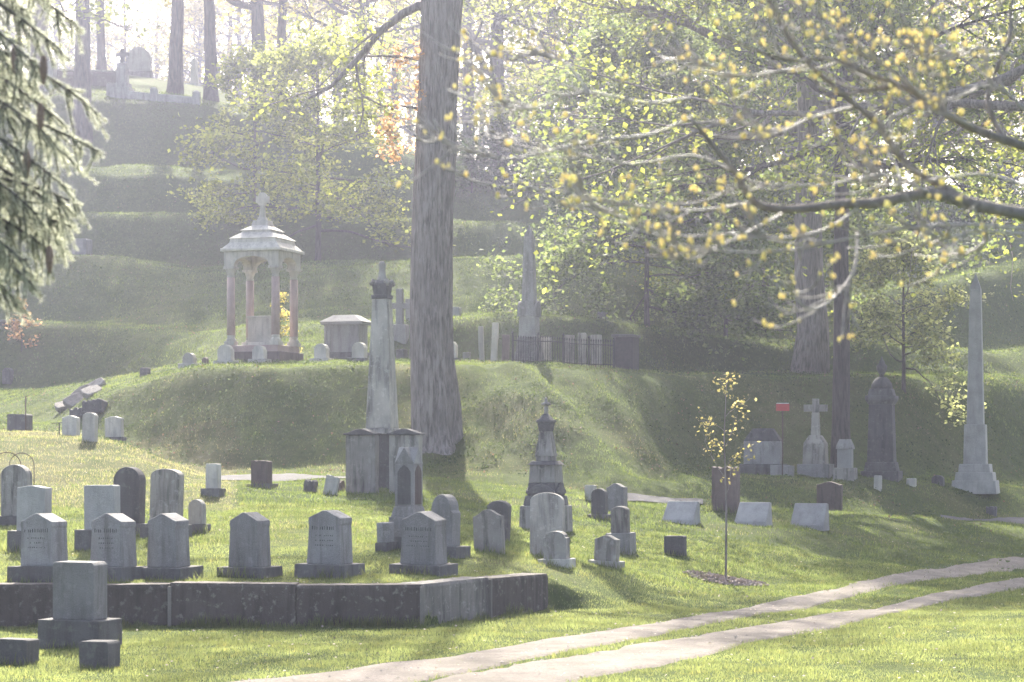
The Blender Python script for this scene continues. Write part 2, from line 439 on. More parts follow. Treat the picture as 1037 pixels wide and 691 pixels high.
M['gravel'] = gravel_mat("gravel", (.27, .235, .205), (.17, .15, .125), 22)
M['asphalt'] = gravel_mat("worn_asphalt", (.17, .165, .17), (.12, .12, .12), 60)

# ------------------------------------------------------------------ the ground sheet
def dryness(x, y):
    p = x / np.maximum(y, 8) * F + CX
    z = ground(x, y)
    slope = np.abs(ground(x, y + .4) - ground(x, y - .4)) / .8
    dr = np.clip((slope - .08) * .6, 0, .3) + np.clip(fbm(x * .35, y * .35, 21) * 1.2, 0, .6)
    mound = ((p < 240) & (y > 49) & (y < 66)) * .75
    dr = dr + mound + ((p > 240) & (p < 420) & (y > 42) & (y < 50)) * .25
    dr = dr * np.clip((y - 34) / 8, 0.1, 1) * np.where(y > 80, .6, 1)
    return np.clip(dr, 0, 1)
us = np.concatenate([-np.geomspace(400, .345, 30), (np.arange(-320, 1360, 5.0) - CX) / F, np.geomspace(.352, 400, 30)])
us = np.unique(us)
ys = np.concatenate([-np.geomspace(3000, 10, 14), [-4, 0, 4, 8, 12, 16, 20, 23], np.arange(25, 34.8, .3), np.arange(34.9, 39.2, .06),
                     np.arange(39.3, 84, .16), np.arange(84, 150, .28), np.arange(150, 258, 3), np.geomspace(260, 3000, 16)])
gx = us[None, :] * np.maximum(ys, 8)[:, None]; gy = np.broadcast_to(ys[:, None], gx.shape)
gzv = ground(gx, gy) + EYE
nr, nc = gx.shape
idx = np.arange(nr * nc).reshape(nr, nc)
Fq = np.stack([idx[:-1, :-1], idx[:-1, 1:], idx[1:, 1:], idx[1:, :-1]], -1).reshape(-1, 4)
terr = np_mesh("ground", np.stack([gx, gy, gzv], -1).reshape(-1, 3), Fq, M['ground'], smooth=True)
tag(terr, kind='structure')
att = terr.data.attributes.new("dry", 'FLOAT', 'POINT')
att.data.foreach_set("value", dryness(gx.ravel(), gy.ravel()).astype(np.float32))

# ------------------------------------------------------------------ road and path
def interp_edge(ptsl, n):
    P = np.array([hit(x, y)[:2] if y < 692 else (hit(x, 690)[:]) [:2] for x, y in ptsl], float)
    return P
def ground_poly(ptsl):
    out = []
    for x, y in ptsl:
        d = F * 2.5 / (y - YH) if y > 640 else None
        if d and y > 690: out.append(((x - CX) / F * d, d))
        else:
            h = hit(x, y, 18); out.append((h.x, h.y))
    return np.array(out)
def resample(P, n):
    s = np.concatenate([[0], np.cumsum(np.linalg.norm(np.diff(P, axis=0), axis=1))]); t = np.linspace(0, s[-1], n)
    return np.stack([np.interp(t, s, P[:, 0]), np.interp(t, s, P[:, 1])], 1)
T1U = [(1150,547),(1037,562),(941,577),(854,595),(757,615),(670,631),(555,648),(440,668),(250,689),(60,712),(-150,730)]
T1L = [(1150,560),(1037,576),(958,587),(877,601),(739,628),(659,645),(590,658),(515,673),(380,702),(180,740),(0,770)]
T2U = [(1150,567),(1037,586),(923,607),(843,622),(751,637),(641,655),(590,664),(515,673),(380,702),(180,740),(0,770)]
T2L = [(1150,576),(1037,596),(935,615),(854,635),(762,652),(716,664),(670,675),(607,688),(520,706),(420,735),(250,790)]
def strip(U, Lw, n, m_, zoff, seed):
    A = resample(ground_poly(U), n); B = resample(ground_poly(Lw), n)
    nn = np.arange(n); j = fbm(nn * .15, nn * 0 + seed, seed, 4)
    j2 = fbm(nn * .15, nn * 0 + seed + 9, seed + 5, 4)
    dirv = (A - B) / np.linalg.norm(A - B, axis=1)[:, None]
    j = j + fbm(nn * .9, nn * 0, seed + 2, 2) * .12; j2 = j2 + fbm(nn * .9, nn * 0, seed + 7, 2) * .12
    A = A + dirv * (j * .4)[:, None]; B = B + dirv * (j2 * .35)[:, None]
    t = np.array([0, .06, .15, .3, .5, .7, .85, .94, 1])
    G = A[:, None, :] * (1 - t)[None, :, None] + B[:, None, :] * t[None, :, None]
    z = ground(G[..., 0], G[..., 1]) + EYE + zoff * np.array([-.5, .75, 1, 1, 1, 1, 1, .75, -.5])[None, :]
    V = np.concatenate([G, z[..., None]], -1).reshape(-1, 3)
    ii = np.arange(n * 9).reshape(n, 9)
    Fc = np.stack([ii[:-1, :-1], ii[:-1, 1:], ii[1:, 1:], ii[1:, :-1]], -1).reshape(-1, 4)
    return V, Fc, np.concatenate([A, B[::-1]])
V1, F1, poly1 = strip(T1U, T1L, 300, None, .026, 3)
V2, F2, poly2 = strip(T2U, T2L, 300, None, .030, 8)
road = np_mesh("gravel_road", np.concatenate([V1, V2]), np.concatenate([F1, F2 + len(V1)]), M['gravel'], smooth=True)
tag(road, kind='structure')
# narrow asphalt path along the foot of the bank
pp = np.arange(212, 1120, 5.0)
d0 = np.interp(pp, PX, tabD[7]); d1 = np.interp(pp, PX, tabD[8])
W0 = d0 + .15 + fbm(pp * .05, pp * 0, 4) * .2; W1 = d1 - .25
t = np.linspace(0, 1, 7)
Yp = W0[:, None] * (1 - t) + W1[:, None] * t
Xp = (pp[:, None] - CX) / F * Yp
Zp = ground(Xp, Yp) + EYE + .03
ii = np.arange(Xp.size).reshape(Xp.shape)
_f = np.stack([ii[:-1, :-1], ii[1:, :-1], ii[1:, 1:], ii[:-1, 1:]], -1)
_f = _f[(pp[:-1] < 352) | ((pp[:-1] > 600) & (pp[:-1] < 712)) | (pp[:-1] > 950)]
path = np_mesh("path", np.stack([Xp, Yp, Zp], -1).reshape(-1, 3), _f.reshape(-1, 4), M['asphalt'], smooth=True)
tag(path, kind='structure')

# ------------------------------------------------------------------ grass
def inside(P, poly):
    x, y = P[:, 0], P[:, 1]; c = np.zeros(len(P), bool)
    px_, py_ = poly[:, 0], poly[:, 1]; j = len(poly) - 1
    for i in range(len(poly)):
        cond = ((py_[i] > y) != (py_[j] > y)) & (x < (px_[j] - px_[i]) * (y - py_[i]) / (py_[j] - py_[i] + 1e-12) + px_[i])
        c ^= cond; j = i
    return c
def onpath(x, y):
    p = x / y * F + CX
    return (p > 212) & ((p < 352) | ((p > 600) & (p < 716)) | (p > 950)) & (y > np.interp(p, pp, W0)) & (y < np.interp(p, pp, W1))
def blades(name, n, y0, y1, h, wd, m_, keep=None, pw=1.0, lean=.35, upx=(-60, 1100)):
    y = y0 + (y1 - y0) * rng.random(n) ** pw
    u = (rng.uniform(upx[0], upx[1], n) - CX) / F
    x = u * y
    P = np.stack([x, y], 1)
    Pj = P + rng.normal(0, .10, P.shape)
    ok = (~inside(Pj, poly1) & ~inside(Pj, poly2) | (rng.random(len(x)) < .018)) & ~onpath(x, y)
    if keep is not None: ok &= keep(x, y)
    x, y = x[ok], y[ok]; n = len(x)
    z = ground(x, y) + EYE - .01
    hh = h * rng.uniform(.5, 1.3, n) * (1 + .9 * fbm(x * 1.3, y * 1.3, 31)); a = rng.uniform(0, 2 * np.pi, n)
    ww = wd * rng.uniform(.6, 1.4, n)
    lx, ly = rng.normal(0, lean, n) * hh, rng.normal(0, lean, n) * hh
    b = np.stack([x, y, z], 1)
    s_ = np.stack([np.cos(a) * ww / 2, np.sin(a) * ww / 2, np.zeros(n)], 1)
    tip = b + np.stack([lx, ly, hh], 1)
    V = np.stack([b - s_, b + s_, tip], 1).reshape(-1, 3)
    o = np_mesh(name, V, np.arange(3 * n).reshape(-1, 3), m_)
    return tag(o, kind='stuff')
def dry_keep(lo):
    return lambda x, y: dryness(x, y) > lo + rng.random(len(x)) * .5
def wet_keep(x, y): return dryness(x, y) < .1 + rng.random(len(x)) * .9
tag(blades("lawn_grass", 520000, 25.5, 50, .045, .011, M['grass_blade'], wet_keep, pw=.9), "short bright green lawn grass around the road and front stones", "grass")
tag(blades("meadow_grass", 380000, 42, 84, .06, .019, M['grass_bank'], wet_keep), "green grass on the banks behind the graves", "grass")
tag(blades("dry_grass", 170000, 40, 80, .06, .013, M['grass_dry'], dry_keep(.32)), "straw coloured dry grass on mound and banks", "grass")
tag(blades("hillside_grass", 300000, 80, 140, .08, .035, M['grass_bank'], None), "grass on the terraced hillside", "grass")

# ------------------------------------------------------------------ headstones
YAW = -16.0                     # the graves are turned a little, so their right ends show
def ol_gable(w, h, rise): return [(-w/2, 0), (w/2, 0), (w/2, h - rise), (w*.05, h - rise*.02), (-w*.05, h - rise*.02), (-w/2, h - rise)]
def ol_round(w, h, rise, n=14):
    pts = [(-w/2, 0), (w/2, 0)]
    for i in range(n + 1):
        a = math.pi * i / n
        pts.append((w/2 * math.cos(a), h - rise + rise * math.sin(a)))
    return pts
def ol_shoulder(w, h, rise):
    pts = [(-w/2, 0), (w/2, 0), (w/2, h - rise*1.15), (w*.42, h - rise*1.0)]
    for i in range(11):
        a = math.pi * i / 10
        pts.append((w*.42 * math.cos(a), h - rise*.95 + rise*.95 * math.sin(a)))
    return pts + [(-w*.42, h - rise), (-w/2, h - rise*1.15)]
def ol_serp(w, h, rise, n=12):
    pts = [(-w/2, 0), (w/2, 0)]
    for i in range(n + 1):
        x = w/2 - w * i / n
        pts.append((x, h - rise * (0.5 - .5 * math.cos(2 * math.pi * abs(x / w)))))
    return pts
def ol_rough(w, h, rise, n=9):
    pts = [(-w/2, 0), (w/2, 0)]
    for i in range(n + 1):
        pts.append((w/2 - w * i / n + random.uniform(-.01, .01), h - random.uniform(0, rise)))
    return pts
def ol_flat(w, h, rise): return [(-w/2, 0), (w/2, 0), (w/2, h - rise), (w*.44, h), (-w*.44, h), (-w/2, h - rise)]
OUT = dict(gable=ol_gable, round=ol_round, shoulder=ol_shoulder, serp=ol_serp, rough=ol_rough, flat=ol_flat)

def scatter_marks(w, z, parent, y, rows, m_):
    """worn, unreadable lines of an old inscription, cut as tiny sunk strokes"""
    mb = MB()
    for zz, ww, hh in rows:
        x = -ww / 2
        while x < ww / 2:
            l = random.uniform(.012, .03)
            mb.box(zz, zz + hh * random.uniform(.7, 1), l * .55, .004, x + l / 2, y)
            x += l + random.uniform(.008, .02) + (random.random() < .12) * .03
    return mb.build("lettering", m_, parent)

FEET = []
def headstone(px, py, w, h, kind, mt, label, group=None, base=None, thick=.30, rise=None, taper=1.0, yaw=None, tilt=(0, 0), d=None,
              bm='base', marks=False, panel=False, cap=None, name="headstone"):
    """w, h in photo pixels; base = (width px, height px)"""
    g = at(px, d) if d else hit(px, py)
    s = g.y / F
    rz = YAW + random.uniform(-2, 2) if yaw is None else yaw
    if tilt == (0, 0): tilt = (random.uniform(-1.6, 1.2), random.uniform(-1.3, 1.3))
    if g.y < 62: FEET.append((g.x, g.y, (base[0] if base else w) * s * .5, (thick * .85 if base else thick * .5)))
    W, H = w * s, h * s
    W = max(W - abs(math.sin(R(rz))) * thick * (1 if base else 1), W * .72)     # the end face takes part of the width
    rs = (rise if rise is not None else {'gable': 6, 'round': 9, 'shoulder': 12, 'serp': 4, 'rough': 3, 'flat': 2}[kind]) * s
    ol = OUT[kind](W, H, rs)
    sink = .06
    if base:
        bw, bh = base[0] * s * (.93 if thick < .4 else .84), base[1] * s
        root = empty(name, g, rz, tilt)
        MB().frustum(-sink - .1, bh, bw * 1.01, thick * 1.75, bw, thick * 1.7).build("base", M[bm], root, .012)
        die = MB()
        if kind == 'gable' and taper != 1.0:
            t_ = taper
            ol = [(x * (1 if z < 1e-6 else t_), z) for x, z in ol]
            ol = [(-W/2, 0), (W/2, 0), (W/2*t_*.96, H*.72), (W/2*t_, H*.76)] + ol[2:] + [(-W/2*t_, H*.76), (-W/2*t_*.96, H*.72)]
        die.prism(ol, -thick/2, thick/2, z=bh)
        dob = die.build("die", M[mt], root, .012)
        if panel:
            pb = MB(); pb.prism([(x * .8, z * .92 + .02) for x, z in OUT[kind](W, H * .95, rs)], -thick/2 - .012, -thick/2, z=bh)
            pb.build("panel", M[mt], dob, .004)
        if marks:
            yy = -thick/2 - .0015
            scatter_marks(W, 0, dob, yy, [(bh + H * .64, W * .72, H * .075)] + [(bh + H * (.52 - .09 * i), W * random.uniform(.35, .65), .022) for i in range(3)], M['ink'])
        if cap:
            MB().prism([(x * 1.12, z) for x, z in OUT[kind](W, rs + .05, rs)], -thick * .6, thick * .6, z=bh + H - rs).build("cap", M[cap], root, .01)
    else:
        mb = MB().prism([(x, z - (sink if z < 1e-6 else 0)) for x, z in ol], -thick/2, thick/2)
        root = mb.build(name, M[mt], None, .012)
        root.location = g; root.rotation_euler = (R(tilt[0]), R(tilt[1]), R(rz))
        if marks: scatter_marks(W, 0, root, -thick/2 - .0015, [(H * (.62 - .1 * i), W * .5, .02) for i in range(3)], M['ink'])
    tag(root, label, "headstone", group)
    return root

GA = "row of gabled granite headstones above the wall"
headstone(45, 590, 49, 53, 'gable', 'granite', "leftmost gabled grey granite headstone in the row above the wall", GA, (66, 17), .44, 8.5, .97, yaw=-22, marks=True)
headstone(115, 588, 49, 54, 'gable', 'granite', "gabled granite headstone with sparkling top, second from the left above the wall", GA, (58, 14), .44, 8.5, .92, yaw=-22, marks=True)
headstone(171, 586, 45, 54, 'gable', 'granite', "gabled granite headstone third from left, in front of the tall pale rounded stone", GA, (64, 12), .42, 7.5, .94, yaw=-22)
headstone(253, 584, 45, 55, 'gable', 'granite', "slim gabled granite headstone standing alone with wide gaps both sides", GA, (60, 10), .42, 8.5, .92, yaw=-22)
headstone(334, 584, 49, 54, 'gable', 'granite', "broad gabled granite headstone left of the stone with the black lettering band", GA, (66, 13), .44, 7.5, .93, yaw=-22, marks=True)
headstone(429, 580, 51, 53, 'gable', 'granite', "gabled granite headstone with carved ornament, in front of the gothic pier", GA, (66, 9), .44, 8.5, .93, yaw=-22, marks=True)
_r = headstone(81, 656, 57, 58, 'flat', 'granite', "tall square granite headstone standing on the lawn in front of the wall", None, (75, 29), .36, 3, yaw=-20)
headstone(16, 672, 46, 25, 'flat', 'base', "low dark footstone at the left edge of the front lawn", "low footstones on the front lawn", None, .32, 1)
headstone(101, 676, 41, 27, 'flat', 'base', "low dark footstone with chipped corner beside the tall lawn headstone", "low footstones on the front lawn", None, .32, 3)
GB = "slab headstones in the second row"
headstone(34, 556, 36, 46, 'serp', 'granite_light', "pale flat-topped slab headstone behind the leftmost gabled stone", GB, (50, 20), .26, 2, d=41.5)
headstone(104, 560, 38, 45, 'flat', 'granite_light', "pale flat-topped slab headstone behind the second gabled stone", GB, (54, 20), .26, 1, d=41.5)
GC = "round-topped headstones in the third row"
headstone(17, 531, 33, 52, 'round', 'marble_dark', "dark round-topped headstone at left edge below the wire hoops", GC, (44, 8), .24, 12)
headstone(130, 540, 34, 57, 'round', 'granite_dark', "dark round-topped headstone peeping out right of the pale slab", GC, (42, 10), .26, 14)
headstone(168, 545, 35, 56, 'round', 'marble', "tall pale stained round-topped headstone behind the third gabled stone", GC, (50, 14), .26, 7)
headstone(200, 539, 18, 25, 'round', 'marble_dark', "small round-topped headstone on a dark base right of the tall pale one", GC, (24, 8), .2, 8)
headstone(216, 502, 16, 25, 'flat', 'limestone', "small pale square marker on a dark base near the mound's foot", None, (22, 7), .22, 1)
headstone(265, 493, 22, 24, 'rough', 'brown', "small brown weathered block by the path", None, (29, 3), .3, 2)
GD = "small leaning stones left of the twin slabs"
headstone(314, 492, 14, 13, 'rough', 'granite_dark', "low dark stump of a stone at the left of the leaning cluster", GD, None, .3, 3, tilt=(0, 6), d=54)
headstone(334, 496, 15, 20, 'rough', 'limestone', "pale small slab leaning right in the cluster by the twin slabs", GD, None, .14, 2, tilt=(-6, 10), d=53)
headstone(345, 495, 11, 12, 'rough', 'brown', "brownish low stone nearest the left twin slab", GD, None, .25, 2, tilt=(8, -5), d=54)
GE = "old small headstones on the crest of the mound"
headstone(72, 441, 19, 20, 'serp', 'limestone', "squat pale headstone, left of three on the mound crest", GE, None, .2, 2)
headstone(91, 447, 16, 29, 'round', 'limestone', "tallest narrow headstone, middle of three on the mound crest", GE, None, .2, 4)
headstone(116, 446, 20, 21, 'serp', 'limestone', "squat streaked headstone, right of three on the mound crest", GE, (23, 3), .2, 2)
headstone(20, 438, 24, 17, 'flat', 'granite_dark', "dark square stone box beside the thin rod at far left", None, None, .5, 1, d=66)
headstone(147, 374, 11, 9, 'rough', 'granite_dark', "tiny dark stone alone on the slope left of the canopy tomb", None, None, .25, 1, d=74)
GP = "small family markers before the canopy tomb"
for px_, py_, w_, h_, lb in ((192, 372, 14, 11, "small white marker furthest left on the plateau edge"),
                             (229, 372, 17, 16, "small white marker directly before the canopy tomb's left column"),
                             (263, 371, 15, 14, "small white marker before the middle of the canopy tomb"),
                             (326, 371, 16, 15, "small white marker between canopy tomb and stone chest tomb"),
                             (364, 372, 16, 16, "small white marker on dark base beside the tall tapered shaft")):
    headstone(px_, py_ - .5, w_, h_, 'shoulder', 'limestone', lb, GP, (w_ + 6, 4), .3, 4, bm='base' if px_ == 364 else 'limestone', d=73.2)
headstone(208, 368, 7, 8, 'round', 'brown', "tiny brown round marker between the two leftmost white markers", None, None, .2, 3, d=74)
# right of the gothic pier
_h = headstone(450, 562, 34, 52, 'shoulder', 'granite', "round-shouldered grey headstone with scroll ends right of the gothic pier", None, (46, 9), .34, 16, yaw=-24)
headstone(496, 560, 33, 44, 'serp', 'marble_dark', "leaning rough old headstone with dark stained crown", "pair of leaning old headstones", None, .22, 7, tilt=(-3, -3))
headstone(504, 553, 26, 40, 'round', 'granite_dark', "dark headstone half hidden behind the leaning rough one", "pair of leaning old headstones", None, .22, 7, tilt=(3, 4), d=45)
headstone(554, 558, 36, 65, 'round', 'marble', "largest pale rounded tablet, before the urn-topped monument", None, None, .2, 9, yaw=-12, d=43)
headstone(564, 573, 28, 28, 'shoulder', 'marble_dark', "small shouldered headstone on a thin pale base, before the large rounded tablet", "small headstones before the urn monument", (36, 7), .24, 6, bm='limestone')
headstone(614, 573, 28, 26, 'serp', 'marble', "pale low headstone with thin pale base, leaning, right of the large tablet", "small headstones before the urn monument", (35, 5), .22, 4, yaw=-22, bm='limestone', tilt=(0, 3))
headstone(629, 560, 21, 27, 'round', 'marble_dark', "dark narrow round stone stepped on a grey block", None, (27, 20), .3, 5, bm='granite')
headstone(607, 525, 18, 26, 'round', 'granite_dark', "dark round-topped stone before the grey block headstone", None, (23, 4), .24, 6)
headstone(625, 521, 23, 28, 'serp', 'granite', "grey broad headstone behind the dark round-topped one", None, None, .35, 4, d=54)
headstone(598, 516, 13, 15, 'flat', 'limestone', "low pale block half hidden left of the dark round-topped stone", None, None, .3, 1, d=55.5)
headstone(684, 562, 25, 19, 'flat', 'granite_dark', "small dark square marker in the grass below the slanted stones", None, None, .2, 1, yaw=-22)
headstone(735, 518, 31, 46, 'rough', 'brown', "tall dark rough-hewn slab behind the staked sapling", None, None, .3, 3)
headstone(840, 517, 28, 29, 'serp', 'brown', "dark reddish headstone with two worn lobes behind the right slanted stone", None, None, .3, 3)
def slant(px, py, w, h, label):
    g = hit(px, py); s = g.y / F; W, H = w * s, h * s
    mb = MB(); y0, y1, y2 = -.28, .1, .25
    hw = W / 2
    vs = [(-hw, y0, -.06), (hw, y0, -.06), (hw, y2, -.06), (-hw, y2, -.06), (-hw*.97, y0 + .02, H*.12), (hw*.97, y0 + .02, H*.12),
          (hw*.97, y2, H*.12), (-hw*.97, y2, H*.12), (-hw*.93, y1, H), (hw*.93, y1, H), (hw*.93, y2, H*.97), (-hw*.93, y2, H*.97)]
    mb.add(vs, [(0,1,5,4),(1,2,6,5),(2,3,7,6),(3,0,4,7),(4,5,9,8),(5,6,10,9),(6,7,11,10),(7,4,8,11),(8,9,10,11),(3,2,1,0)])
    o = mb.build("slant_headstone", M['granite_light'], None, .012)
    o.location = g; o.rotation_euler = (0, 0, R(YAW - 6))
    tag(o, label, "headstone", "slanted headstones below the path")
slant(690, 529, 34, 21, "light slanted headstone left of the sapling stake")
slant(763, 531, 34, 22, "light slanted headstone with dark stains just right of the sapling")
slant(820, 535, 36, 25, "light slanted headstone furthest right, dark along its bottom edge")

# ------------------------------------------------------------------ retaining wall
def wall():
    g0 = at(430, 35.0)
    root = empty("retaining_wall", (g0.x, g0.y, 0)); ori = Vector((g0.x, g0.y, 0))
    tag(root, "long low mossy stone retaining wall in front of the gabled headstones", "wall")
    pts = [(-260, 35.0), (-110, 35.0), (60, 34.97), (172, 35.0), (300, 34.95), (427, 35.0), (494, 36.6), (554, 38.5)]
    for i in range(len(pts) - 1):
        (pa, da), (pb, db) = pts[i], pts[i+1]
        A = Vector(((pa - CX) / F * da, da, 0)); B = Vector(((pb - CX) / F * db, db, 0))
        dr = (B - A); Ln = dr.length; dr.normalize(); nb = Vector((-dr.y, dr.x, 0))
        topz = lambda P: float(ground(P.x + nb.x * .7, P.y + nb.y * .7)) + EYE + .03 + (0.02 if i % 2 else 0)
        za = topz(A); zb = topz(B)
        if i == 6: zb = za - .02
        n = 24; vs = []; fs = []
        for kx in range(n + 1):
            t_ = kx / n; P = A + dr * (.006 + (Ln - .012) * t_); z = za + (zb - za) * t_
            wob = .012 * math.sin(kx * 2.1 + i) + random.uniform(-.008, .008)
            for off, zz in ((-.03, -.25), (-.02 + wob, z - .05), (.0 + wob, z), (.44, z + random.uniform(-.006, .006)), (.5, -.25)):
                q = P + nb * off - ori; vs.append((q.x, q.y, zz))
        for kx in range(n):
            for e in range(4): a = kx * 5 + e; fs.append((a, a + 1, a + 6, a + 5))
            fs.append((kx*5 + 4, kx*5, kx*5 + 5, kx*5 + 9))
        fs += [(0, 1, 2, 3, 4), tuple(n*5 + e for e in (4, 3, 2, 1, 0))]
        MB().add(vs, fs).build("wall_block", M['wall_pale' if i == 5 else 'wall'], root, .01)
        if i in (2, 4, 5):
            q = B - nb * .045 - ori
            mb = MB(); mb.box(-.2, zb - .03, .05, .05, 0, 0)
            mb.rot(Matrix.Translation(q) @ Matrix.Rotation(math.atan2(dr.y, dr.x), 4, 'Z'))
            mb.build("mortar_joint", M['joint'], root, .006)
wall()

# ------------------------------------------------------------------ big monuments
def mon(name, px, py, label, cat, yaw=YAW, d=None):
    g = at(px, d) if d else hit(px, py)
    root = empty(name, g, yaw); tag(root, label, cat)
    s = g.y / F
    base_py = YH - F * (g.z - EYE) / g.y
    return root, s, (lambda y: (base_py - y) * s)     # photo row -> local height

def shaft_monument():
    r, s, z = mon("shaft_monument", 387, 495, "tall tapered pale marble shaft with dark corner scrolls and draped finial", "monument", d=56)
    w = lambda p: p * s * .84
    MB().box(-.1, z(470), w(36), w(36)).box(z(470), z(440), w(31), w(31)).build("pedestal", M['granite_dark'], r, .02)
    MB().frustum(z(440), z(434), w(40), w(40), w(37), w(37)).build("plinth", M['marble_dark'], r, .02)
    MB().frustum(z(434), z(303), w(32), w(32), w(19), w(19)).build("shaft", M['marble'], r, .02)
    MB().frustum(z(303), z(299), w(21), w(21), w(21), w(21)).frustum(z(299), z(288), w(17), w(17), w(20), w(20)).frustum(z(288), z(284), w(20), w(20), w(12), w(12)).build("capital", M['granite_dark'], r, .015)
    for sx in (-1, 1):
        for sy in (-1, 1):
            c = w(8.2)
            MB().tube([(sx*c*.7, sy*c*.7, z(287)), (sx*c*1.15, sy*c*1.15, z(285)), (sx*c*1.3, sy*c*1.3, z(287.5)), (sx*c*1.25, sy*c*1.25, z(290))], [.06, .06, .05, .03], 6).build("scroll", M['marble_dark'], r, smooth=True)
    MB().lathe([(w(7.5), z(286)), (w(5.8), z(282)), (w(4.3), z(277)), (w(4.1), z(272)), (w(4.6), z(269)), (w(4.4), z(267)), (w(3.2), z(265.2)), (w(1), z(264.6))], 12).build("finial", M['marble'], r, smooth=True)
shaft_monument()

def twin_slab(px, py, w_, h_, mt, label, d):
    g = at(px, d); s = d / F; W = w_ * s * .9; H = h_ * s
    root = empty("slab_tombstone", g, YAW + 2); tag(root, label, "tombstone", "twin upright slabs below the tall shaft")
    MB().box(-.08, H, W, .3).build("die", M[mt], root, .015)
    n = 14; ol = [(-W*.56, H + .002), (W*.56, H + .002)]
    for i in range(n + 1):
        x = W*.56 - W*1.12 * i / n; ol.append((x, H + .04 + .10 * (.5 + .5 * math.cos(2 * math.pi * x / (W*1.12)))))
    MB().prism(ol, -.21, .21).build("cap", M['granite_dark'], root, .01)
twin_slab(367, 498, 35, 58, 'marble_dark', "left twin slab tombstone with white streak and curved dark cap", 53.6)
twin_slab(411, 500, 35, 60, 'marble', "right twin slab tombstone with pale face and curved dark cap", 53.6)

def gothic():
    r, s, z = mon("gothic_pier_monument", 414, 561, "square granite pier with four little gables and recessed dark gothic panels", "monument", yaw=-24, d=41.5)
    w = 27 * s * .78
    MB().box(-.1, z(543), w*1.75, w*1.75).build("base", M['base'], r, .015)
    MB().box(z(543), z(523), w*1.45, w*1.45).build("plinth", M['granite'], r, .012)
    MB().frustum(z(523), z(513), w*1.3, w*1.3, w*1.08, w*1.08).build("moulding", M['granite'], r, .012)
    die = MB().box(z(513), z(470), w, w)
    die.build("die", M['granite'], r, .01)
    g1 = MB(); g1.prism([(-w/2*1.04, 0), (w/2*1.04, 0), (0, (470-453)*s)], -w/2*1.04, w/2*1.04, z=z(470)+.003)
    g1.build("gable_roof", M['granite'], r, .008)
    g2 = MB(); g2.prism([(-w/2*1.04, 0), (w/2*1.04, 0), (0, (470-453)*s)], -w/2*1.04, w/2*1.04, z=z(470)+.004).rot(Matrix.Rotation(R(90), 4, 'Z'))
    g2.build("gable_roof", M['granite'], r, .008)
    for k_ in range(4):
        ww = w * .7; hh = (511 - 471) * s
        ol = [(-ww/2, 0), (ww/2, 0), (ww/2, hh*.82), (ww*.3, hh*.93), (0, hh), (-ww*.3, hh*.93), (-ww/2, hh*.82)]
        fr = MB().prism(ol, -w/2 - .006, -w/2 + .01, z=z(511)).rot(Matrix.Rotation(R(90*k_), 4, 'Z'))
        fr.build("arched_panel", M['brown'] if k_ % 2 else M['granite_dark'], r)
gothic()
headstone(391, 556, 18, 20, 'flat', 'granite', "small grey square stone tucked left of the ornamented gabled headstone", None, (14, 8), .3, 1, d=41)

def urn_monument():
    r, s, z = mon("urn_monument", 553, 533, "stepped marble monument with tapered shaft, capped and topped by a small urn finial", "monument", yaw=-20, d=48.5)
    k_ = .84
    b = lambda y0, y1, w0, w1=None: MB().frustum(z(y0), z(y1), w0*s*k_, w0*s*k_, (w1 or w0)*s*k_, (w1 or w0)*s*k_)
    MB().frustum(-.15, z(512), 52*s*k_, 52*s*k_, 50*s*k_, 50*s*k_).build("base", M['marble_dark'], r, .02)
    b(512, 502, 44, 40).build("plinth", M['base'], r, .02)
    die = b(502, 489, 36, 34).build("lower_die", M['granite_dark'], r, .015)
    for k2 in range(4):
        ol = [(-17*s, 0), (17*s, 0), (17*s, 3*s), (8*s, 8*s), (0, 11*s), (-8*s, 8*s), (-17*s, 3*s)]
        MB().prism([(x*.85, h) for x, h in ol], -20*s*k_, -17*s*k_, z=z(500)).rot(Matrix.Rotation(R(90*k2), 4, 'Z')).build("scroll_gable", M['granite_dark'], r, .01)
    b(489, 471, 33, 31).build("upper_die", M['marble_dark'], r, .015)
    b(471, 467, 36, 28).build("cornice", M['granite_dark'], r, .01)
    b(467, 462, 20, 20).build("neck", M['marble_dark'], r, .01)
    b(462, 437, 22, 13).build("shaft", M['marble_dark'], r, .01)
    b(437, 428, 14, 17).frustum(z(428), z(425), 20*s*k_, 20*s*k_, 18*s*k_, 18*s*k_).frustum(z(425), z(419), 15*s*k_, 15*s*k_, 5*s*k_, 5*s*k_).build("capital", M['granite_dark'], r, .01)
    MB().lathe([(2.2*s, z(420)), (2*s, z(416)), (2.6*s, z(413)), (1.6*s, z(411.5)), (5*s, z(410)), (5*s, z(408.5)), (1.4*s, z(407)), (1.8*s, z(404.5)), (.4*s, z(402))], 14).build("urn_finial", M['marble'], r, smooth=True)
urn_monument()

